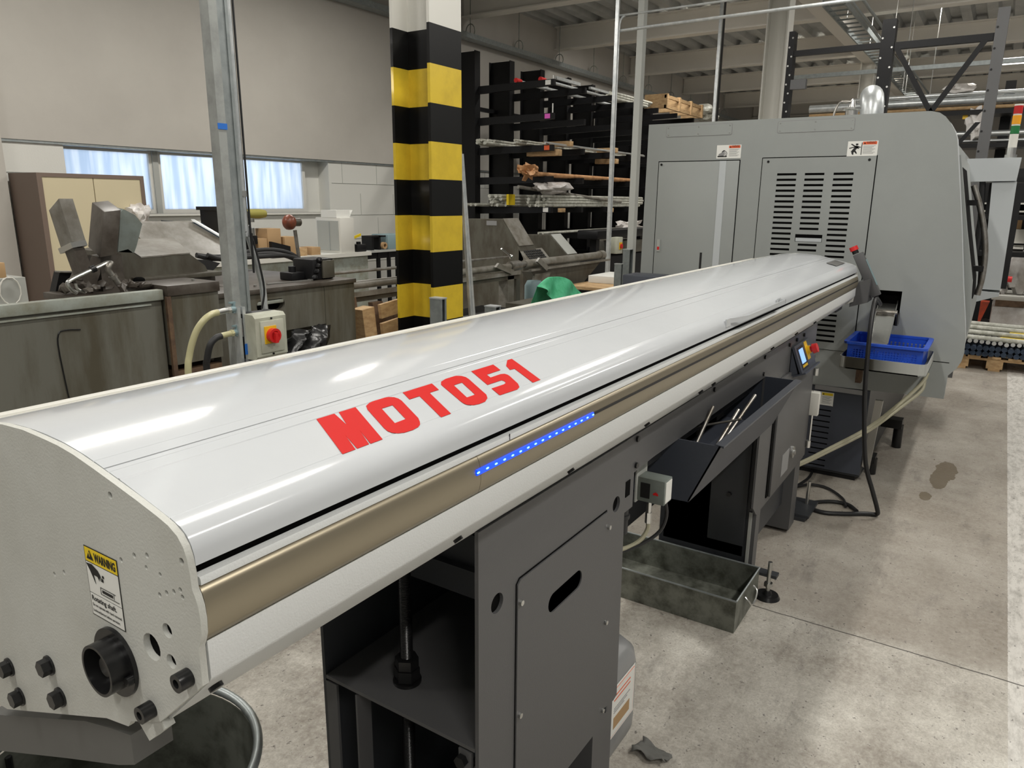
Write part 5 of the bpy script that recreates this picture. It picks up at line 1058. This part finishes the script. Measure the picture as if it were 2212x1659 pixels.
t = thing('packing_bench', 'pale wooden packing bench beyond the feeder, left of the grey cabinet', 'bench', (6.2, 3.0, 0))
obj('bench_board', MB().box(5.65, 7.0, 2.75, 3.15, .86, .885), 'wood', t); obj('leg', MB().box(5.75, 5.82, 2.8, 2.87, 0, .86), 'wood', t); obj('leg', MB().box(6.8, 6.87, 2.8, 2.87, 0, .86), 'wood', t)
solo('white_paper_stack', MB().box(6.0, 6.45, 2.80, 3.1, .886, .95, .003), 'paper', 'stack of white paper on the packing bench', 'paper')
# ================================================================ cantilever racks along the left wall
RK = thing('cantilever_rack', 'tall black cantilever rack with long arms along the left wall', 'rack', (13.5, 6.6, 0))
LV = (3.30, 2.84, 2.40, 1.955, 1.51, 1.10, .70, .30)
cm = None
for k in range(8):
    x = 9.70 + k*.96
    if cm is None: cm = obj('rack_column', MB().box(x-.07, x+.07, 7.02, 7.03, 0, 3.80).box(x-.07, x+.07, 7.42, 7.43, 0, 3.80).box(x-.012, x+.012, 7.03, 7.42, 0, 3.80).box(x-.07, x+.07, 5.7, 7.45, 0, .12), 'rackb', RK); c_ = cm
    else: c_ = cm.copy(); C.objects.link(c_); c_.location = Vector(cm.location) + Vector((k*.96, 0, 0))
    for z in LV:
        if k == 0: 
            a_ = obj('rack_arm', MB().prism([(x+.03, 7.02, z), (x+.03, 5.69, z+.01), (x+.03, 5.69, z-.075), (x+.03, 7.02, z-.11)], (.06, 0, 0)), 'rackb', c_)
            if z == LV[0]: am = a_
            obj('arm_tag', MB().box(x+.026, x+.03, 5.74, 5.83, z-.065, z+.0), {3.30: 'paper', 2.84: 'pinkl', 2.40: 'lorange', 1.51: 'paper'}.get(z, 'rackb'), a_) if z in (3.30, 2.84, 2.40, 1.51) else None
        else: a_ = am.copy(); C.objects.link(a_); a_.parent = c_; a_.location = Vector(am.location) + Vector((0, 0, z-LV[0]))
    if k == 0: b0_ = obj('stop_pin', MB().cyl((x+.05, 5.71, 2.85), (x+.05, 5.71, 2.98), .012, 8).cyl((x+.05, 5.71, 3.3), (x+.05, 5.71, 3.36), .012, 8), 'steel', c_)
obj('rack_brace', MB().box(9.7, 16.5, 7.30, 7.36, 3.0, 3.06).box(9.7, 16.5, 7.30, 7.36, .6, .66), 'rackb', RK)
def bundle(name, pts, r, n, m_, lab, cat, seed, gap=1.7, arm=None):
    """bars of one wrapped bundle side by side"""
    rnd = random.Random(seed); mb = MB(); a, b = Vector(pts[0]), Vector(pts[1])
    for i in range(n):
        dy = (i % 6)*r*gap*1.05; dz = (i//6)*r*gap; e = rnd.uniform(-.15, .15)
        mb.cyl(a + Vector((e, dy, dz)), b + Vector((e+rnd.uniform(-.1, .1), dy, dz)), r*rnd.uniform(.8, 1.1), 8)
    return solo(name, mb, m_, lab, cat, ang=60)
T_ = .012
bundle('bar_bundle', ((9.35, 6.55, 2.43), (15.5, 6.75, 2.43)), .024, 12, 'wrap', 'white wrapped bar bundle on the third rack arm, left end showing', 'bar bundle', 1)
bundle('bar_bundle', ((9.45, 6.05, 2.425), (13.2, 6.1, 2.425)), .018, 10, 'wrap', 'smaller white wrapped bundle before the left one on the third arm', 'bar bundle', 2)
bundle('steel_tube', ((9.75, 5.78, 2.432), (13.3, 5.78, 2.44)), .020, 2, 'bars', 'long bright steel tube at the front of the third rack arm', 'tube', 3)
bundle('paper_wrapped_bars', ((9.45, 5.84, 1.99), (13.1, 5.84, 1.99)), .034, 3, 'brnwrap', 'brown paper wrapped bars on the fourth rack arm', 'bar bundle', 4)
solo('torn_paper', MB().blob((9.40, 5.88, 2.02), .20, .10, .085, 5, .45, 3), 'brnwrap', 'torn brown paper end of the wrapped bars', 'paper')
bundle('bar_bundle', ((9.55, 6.45, 1.54), (13.4, 6.55, 1.54)), .026, 22, 'wrap', 'thick white bundle with yellow tag on the fifth rack arm', 'bar bundle', 6)
bundle('bar_bundle', ((9.75, 5.80, 1.54), (13.4, 5.84, 1.54)), .026, 24, 'wrap', 'long white wrapped bundle at the front of the fifth rack arm', 'bar bundle', 7)
bundle('bar_bundle', ((9.35, 6.75, 1.54), (12, 6.8, 1.54)), .026, 6, 'wrap', 'dull bundle deepest on the fifth rack arm', 'bar bundle', 8)
solo('yellow_tag', MB().box(9.62, 9.80, 6.38, 6.42, 1.54, 1.70), 'lyellow', 'yellow tag on the thick white bundle', 'tag')
bundle('steel_tube', ((9.7, 5.80, 1.13), (13.0, 5.80, 1.135)), .020, 4, 'wrap', 'thin white bars low on the sixth rack arm', 'tube', 9)
bundle('round_bar', ((9.2, 5.95, 1.80), (12.2, 5.72, 1.60)), .026, 1, 'oldl', 'single grey round bar lying slanted below the brown wrapped bars', 'bar', 10)
for (x, y, z0, z1, yy, l) in ((10.3, 5.72, 2.425, 2.50, .55, 'timber packer under the bright tube, nearest end'), (11.9, 5.72, 2.425, 2.50, .5, 'timber packer farther along the third rack arm'), (9.83, 5.65, 2.26, 2.35, .55, 'timber block with stencilled marks below the third rack arm'), (11.9, 5.7, 2.24, 2.32, .4, 'timber block farther back under the third rack arm'), (10.0, 5.66, 1.44, 1.50, .07, 'short timber block under the front white bundle'), (11.7, 5.66, 1.43, 1.50, .08, 'second short timber block under the front white bundle')):
    solo('timber_packer', MB().box(x, x+.12, y, y+yy, z0, z1, .004), 'wood', l, 'timber')
bundle('capped_tube', ((9.9, 6.35, 3.33), (13.0, 6.35, 3.33)), .025, 1, 'galvw', 'tube with red cap deeper on the top rack arm', 'tube', 11)
for (x, y, l) in ((9.86, 6.35, 'red and yellow tube cap deeper on the top rack arm'), (9.95, 5.98, 'red and yellow tube cap nearer the top arm tip')): solo('tube_cap', MB().cyl((x-.12, y, 3.34), (x+.02, y, 3.34), .034, 14, r2=.03), 'redk', l, 'cap')
bundle('capped_tube', ((9.98, 5.98, 3.335), (12.0, 5.98, 3.335)), .024, 1, 'galvw', 'tube with red cap nearer the top arm tip', 'tube', 12)
solo('flat_bar', MB().box(9.84, 10.56, 5.70, 5.74, 3.315, 3.36), 'galvw', 'pale flat bar on the top arm tip, nearest one', 'bar'); solo('flat_bar', MB().box(10.9, 11.55, 5.70, 5.74, 3.315, 3.35), 'galvw', 'pale flat bar on the second top arm tip', 'bar')
solo('plastic_sheet', MB().blob((10.0, 5.85, 1.80), .55, .12, .09, 8, .3, 3), 'plwrap', 'crumpled clear plastic below the brown wrapped bars', 'plastic sheet')
solo('film_end', MB().blob((12.6, 5.72, 1.16), .45, .10, .10, 12, .4, 3), 'plwrap', 'crumpled film around the bar ends near the square post', 'plastic sheet')
bundle('bar_bundle', ((12.0, 5.9, 3.33), (13.6, 5.9, 3.34)), .024, 14, 'wrap', 'white wrapped bundle on the top rack arms toward the far end', 'bar bundle', 13)
t = thing('timber_crate', 'open timber crate on top of the far rack arms', 'crate', (14.9, 5.8, 3.37))
for (a, b, c, d) in ((13.9, 15.9, 3.34, 3.40), (13.9, 15.9, 3.52, 3.58)): obj('rail', MB().box(a, b, 5.66, 5.70, c, d), 'wood', t)
for x in (13.9, 14.55, 15.2, 15.84): obj('post', MB().box(x, x+.07, 5.64, 6.1, 3.34, 3.60), 'wood', t)
solo('wrapped_load', MB().blob((16.4, 5.75, 3.50), .28, .2, .14, 4, .4, 3), 'wrap', 'wrapped load just right of the timber crate', 'load')
solo('wall_paper', MB().box(9.55, 9.56, 6.55, 6.62, 1.55, 1.75), 'paper', 'white notice sheet hanging on the first rack column', 'paper') if False else None
t = thing('low_machinery', 'dark machinery mass under the bar racks', 'machine', (10, 4.9, 0))
obj('machine_block', MB().box(9.0, 12.5, 4.6, 5.2, 0, .85, .02), 'black', t); obj('machine_block', MB().box(9.9, 10.9, 4.62, 5.1, .86, 1.05, .02), 'oldm', t); obj('long_guard', MB().box(9.1, 11.0, 4.58, 4.9, 1.10, 1.22, .02), 'rackb', t)
obj('guard_post', MB().box(9.3, 9.4, 4.7, 4.8, .85, 1.1).box(10.8, 10.9, 4.7, 4.8, .85, 1.1), 'rackb', t)
# ================================================================ black frame rack behind the grey enclosure
t = thing('braced_rack', 'black braced upright frame standing behind the grey enclosure', 'rack', (8, 1.1, 0))
def post(y0, y1, zt, x0=8.0, x1=8.12): return MB().box(x0, x1, y0, y1, 0, zt)
for (a, b, zt) in ((1.965, 2.02, 3.235), (1.075, 1.19, 3.25), (.207, .296, 3.245)):
    p_ = obj('upright', post(a, b, zt), 'rackb' if a > .5 else 'dark', t); q = MB()
    n0 = 0
    z = 1.9
    while z < zt-.08:
        q.cyl((8.0, b-.015, z), (7.996, b-.015, z), .009, 8); z += .17
        if a > .5: q.cyl((8.0, a+.015, z-.085), (7.996, a+.015, z-.085), .009, 8)
    o_ = obj('bolt_row', q, 'steel' if a > .5 else 'black', p_); o_['kind'] = 'stuff'
obj('top_rail', MB().box(8.02, 8.07, 1.19, 1.97, 3.01, 3.06), 'rackb', t); obj('top_rail', MB().box(8.02, 8.07, .29, 1.08, 2.99, 3.05), 'rackb', t)
obj('diagonal_brace', MB().obox((8.02, 1.07, 2.99), (.03, 0, 0), (0, -.36, -.60), (0, -.05, 0)), 'rackb', t); obj('diagonal_brace', MB().obox((8.02, .34, 2.99), (.03, 0, 0), (0, .36, -.60), (0, .05, 0)), 'rackb', t)
obj('diagonal_brace', MB().obox((8.02, .30, 2.32), (.03, 0, 0), (0, .25, -.35), (0, .04, 0)), 'rackb', t)
obj('wall_bracket', MB().box(8.0, 8.06, 1.82, 1.965, 2.70, 2.79), 'dark', t)
# long stock lying across the back racks on the right
for (x, y0, y1, z, r, m_, l) in ((10.0, -1.5, 1.7, 2.80, .022, 'bars', 'bright tube topmost on the back right rack'), (10.02, -1.5, 2.2, 2.73, .045, 'galvw', 'thick pale tube under the topmost one on the back right rack'), (10.04, -1.5, 2.2, 2.655, .022, 'wood', 'timber batten under the thick pale tube'), (10.0, -1.5, 1.2, 2.375, .032, 'bars', 'bright tube on the lower back right arm'), (10.03, -1.5, 1.2, 2.30, .018, 'bars', 'thin bright tube below the other on the lower back right arm')):
    solo('long_tube', MB().cyl((x, y0, z), (x, y1, z), r, 12), m_, l, 'tube')
t = thing('back_rack', 'black cantilever rack holding tubes at the back right', 'rack', (10.4, .2, 0))
for y in (-.9, .1, 1.5): obj('rack_column', MB().box(10.3, 10.42, y, y+.1, 0, 2.95), 'rackb', t); 
for z in (2.62, 2.27, 1.9, 1.5, 1.1): obj('rack_shelf', MB().box(9.9, 10.3, -1.2, 1.7, z-.05, z), 'rackb', t)
solo('yellow_label', MB().box(9.94, 9.95, .50, .55, 2.53, 2.62), 'yel', 'yellow tag on the tubes at the back right', 'tag')
solo('hanging_film', MB().blob((9.95, .40, 2.48), .05, .09, .14, 6, .4, 3), 'plwrap', 'crumpled clear film hanging by the yellow tag', 'plastic sheet')
solo('torn_wrapping', MB().blob((10.0, .62, 2.86), .08, .14, .05, 9, .4, 3), 'plwrap', 'torn wrapping on the topmost tube', 'plastic sheet')
# window mullion-like pipes: cable ladder under the girder
t = thing('cable_ladder', 'galvanised cable ladder hung under the lengthwise roof girder', 'cable tray', (16, 2.3, 4.25))
obj('ladder_side', MB().box(11.5, 28, 2.20, 2.22, 4.22, 4.30), 'galv', t); obj('ladder_side', MB().box(11.5, 28, 2.48, 2.50, 4.22, 4.30), 'galv', t); q = MB()
for i in range(55): q.box(11.6+i*.3, 11.63+i*.3, 2.22, 2.48, 4.23, 4.25)
o_ = obj('rung', q, 'galv', t); o_['kind'] = 'stuff'
q = MB()
for i in range(7): obj('drop_wire', MB().cyl((12.5+i*2.2, 2.35, 4.25), (12.5+i*2.2, 2.35, 4.91), .006, 6), 'steel', t)
for (y, z, l) in ((2.05, 4.15, 'grey conduit nearest the cable ladder'), (1.95, 4.20, 'grey conduit second from the cable ladder')): solo('long_conduit', MB().cyl((11, y, z), (28, y, z), .02, 8), 'galv', l, 'pipe')
solo('square_pipe', MB().box(11.0, 11.05, -3, 2.75, 3.24, 3.29), 'galv', 'grey pipe crossing behind the black braced frame', 'pipe')
solo('cross_light', MB().box(11.1, 11.2, -3, .30, 3.25, 3.31), 'tube', 'long lit strip light at the upper right behind the braced frame', 'light')
for i, (x, y) in enumerate(((12.9, 1.75), (13.4, 1.6), (14.3, 1.3), (15.5, 1.8), (16.5, 1.5))):
    solo('drop_wire', MB().cyl((x, y, 3.3), (x, y, 4.915), .006, 6), 'steel', 'thin suspension wire dropping from the roof deck', 'wire', 'suspension wires under the roof at the right')
# ================================================================ right edge floor stock
t = thing('timber_pallet', 'timber pallet stacked with dark bars at the right edge', 'pallet', (8.95, -.2, 0))
for y in (-.55, -.12, .17): obj('block', MB().box(8.58, 8.70, y-.07, y+.07, .022, .10), 'wood', t); obj('block', MB().box(9.2, 9.32, y-.07, y+.07, .022, .10), 'wood', t)
for x in (8.58, 8.9, 9.2): obj('stringer', MB().box(x, x+.12, -.65, .25, .10, .122), 'wood', t)
for y in (-.62, -.45, -.28, -.11, .06, .19): obj('board', MB().box(8.57, 9.38, y-.055, y+.055, .122, .144), 'wood', t)
for y in (-.55, -.12, .17): obj('bottom_board', MB().box(8.57, 9.38, y-.05, y+.05, 0, .022), 'wood', t)
rnd = random.Random(4)
for i in range(34):
    y = .235-(i % 17)*.052; row = i//17; mm = 'darkblue'
    if i == 0: d0 = solo('dark_bar', MB().cyl((8.55, .235, .172), (9.5, .235, .172), .026, 10), 'darkblue', 'dark blue-black round bar in the bottom row on the timber pallet', 'bar', 'bottom row of dark bars on the right edge pallet')
    else:
        c_ = d0.copy(); C.objects.link(c_); c_.location = Vector(d0.location) + Vector((rnd.uniform(-.03, .03), -(i % 17)*.052, row*.050))
        if row: c_['label'] = 'dark blue-black round bar in the upper row on the timber pallet'; c_['group'] = 'upper row of dark bars on the right edge pallet'
for i in range(17):
    if i == 0: e0 = solo('short_bar', MB().cyl((8.60, .225, .275), (9.3, .225, .275), .020, 10), 'bars', 'bright bar end on top of the dark bars', 'bar', 'bright bars over the dark bars on the right edge pallet')
    else: c_ = e0.copy(); C.objects.link(c_); c_.location = Vector(e0.location) + Vector((rnd.uniform(-.03, .03), -i*.052, rnd.uniform(-.004, .008)))
for i, (z, m_) in enumerate(((.315, 'wrap'), (.36, 'wrap'), (.40, 'wrap'), (.43, 'wrap'))):
    solo('wrapped_bar', MB().cyl((8.64+i*.06, .20, z), (8.60+i*.06, -.9, z-.01), .024, 10), m_, ['lowest pale wrapped bar across the pallet stock', 'pale wrapped bar with yellow tape second from below', 'pale wrapped bar third from below across the pallet stock', 'topmost pale wrapped bar across the pallet stock'][i], 'bar')
solo('yellow_tape', MB().cyl((8.64, -.13, .312), (8.63, -.33, .311), .027, 10).cyl((8.70, -.20, .357), (8.70, -.40, .357), .027, 10), 'lyellow', 'yellow tape round the pale wrapped bars', 'tape')
t = thing('pallet_truck', 'orange-red pallet truck behind the lathe, partly hidden', 'pallet truck', (11, .1, 0))
obj('truck_body', MB().prism([(11.0, .215, .08), (11.0, .10, .08), (11.0, .01, .42), (11.0, .17, .42)], (.2, 0, 0)), 'orange', t); obj('truck_wheel', MB().cyl((11.05, .04, .10), (11.12, .04, .10), .10, 20), 'rubber', t)
obj('truck_handle', MB().prism([(11.0, .21, .78), (11.0, .10, .78), (11.0, .08, .72), (11.0, .21, .72)], (.1, 0, 0)).box(11.0, 11.05, .14, .17, .42, .75), 'orange', t)
t = thing('wrapped_pallet', 'white film-wrapped pallet load beyond the operator panel', 'pallet', (11.4, -.3, 0))
obj('wrapped_load', MB().box(11.0, 11.75, -.95, -.02, .0, .38, .02), 'plwrap', t); obj('load_top', MB().box(10.95, 11.75, -1.0, .0, .46, .52, .01), 'white', t); obj('pallet_gap', MB().box(10.99, 11.7, -.35, -.05, .38, .46), 'woodd', t)
for (y, z, rx, rz, m_, l) in ((-.26, .78, .14, .27, 'plwrap', 'crumpled film-wrapped part standing on the wrapped pallet'), (-.07, .60, .08, .10, 'plwrap', 'small wrapped part behind the operator panel foot'), (-.55, .74, .16, .22, 'plwrap', 'wrapped part at the far right of the wrapped pallet')):
    solo('wrapped_part', MB().blob((11.2, y, z), .14, rx, rz, int(z*10), .2, 3), m_, l, 'parcel')
solo('small_carton', MB().box(11.9, 12.1, -.28, -.10, 1.12, 1.30), 'white', 'white carton on the rack beyond the operator panel', 'box'); solo('brown_carton', MB().box(11.95, 12.05, -.20, -.12, 1.305, 1.42), 'card', 'small brown carton on top of the white carton', 'box')
t = thing('far_rack', 'dark red-black rack with white shelves at the far right', 'rack', (12.6, -.5, 0))
obj('rack_back', MB().box(12.6, 12.7, -2.2, .35, 0, 2.1), 'black', t)
for z in (1.05, 1.52, 1.62): obj('shelf', MB().box(11.8, 12.6, -2.2, .3, z, z+.02), 'white', t)
obj('upright', MB().box(11.8, 11.86, -.32, -.26, 0, 2.0), 'rackb', t)
obj('panel_hose', MB().tube([(6.05, .16, 1.76), (6.05, .13, 1.4), (6.04, .14, 1.10), (6.03, .10, 1.0)], .018, 8, 3), 'cable', K, label='black hose below the panel arm')
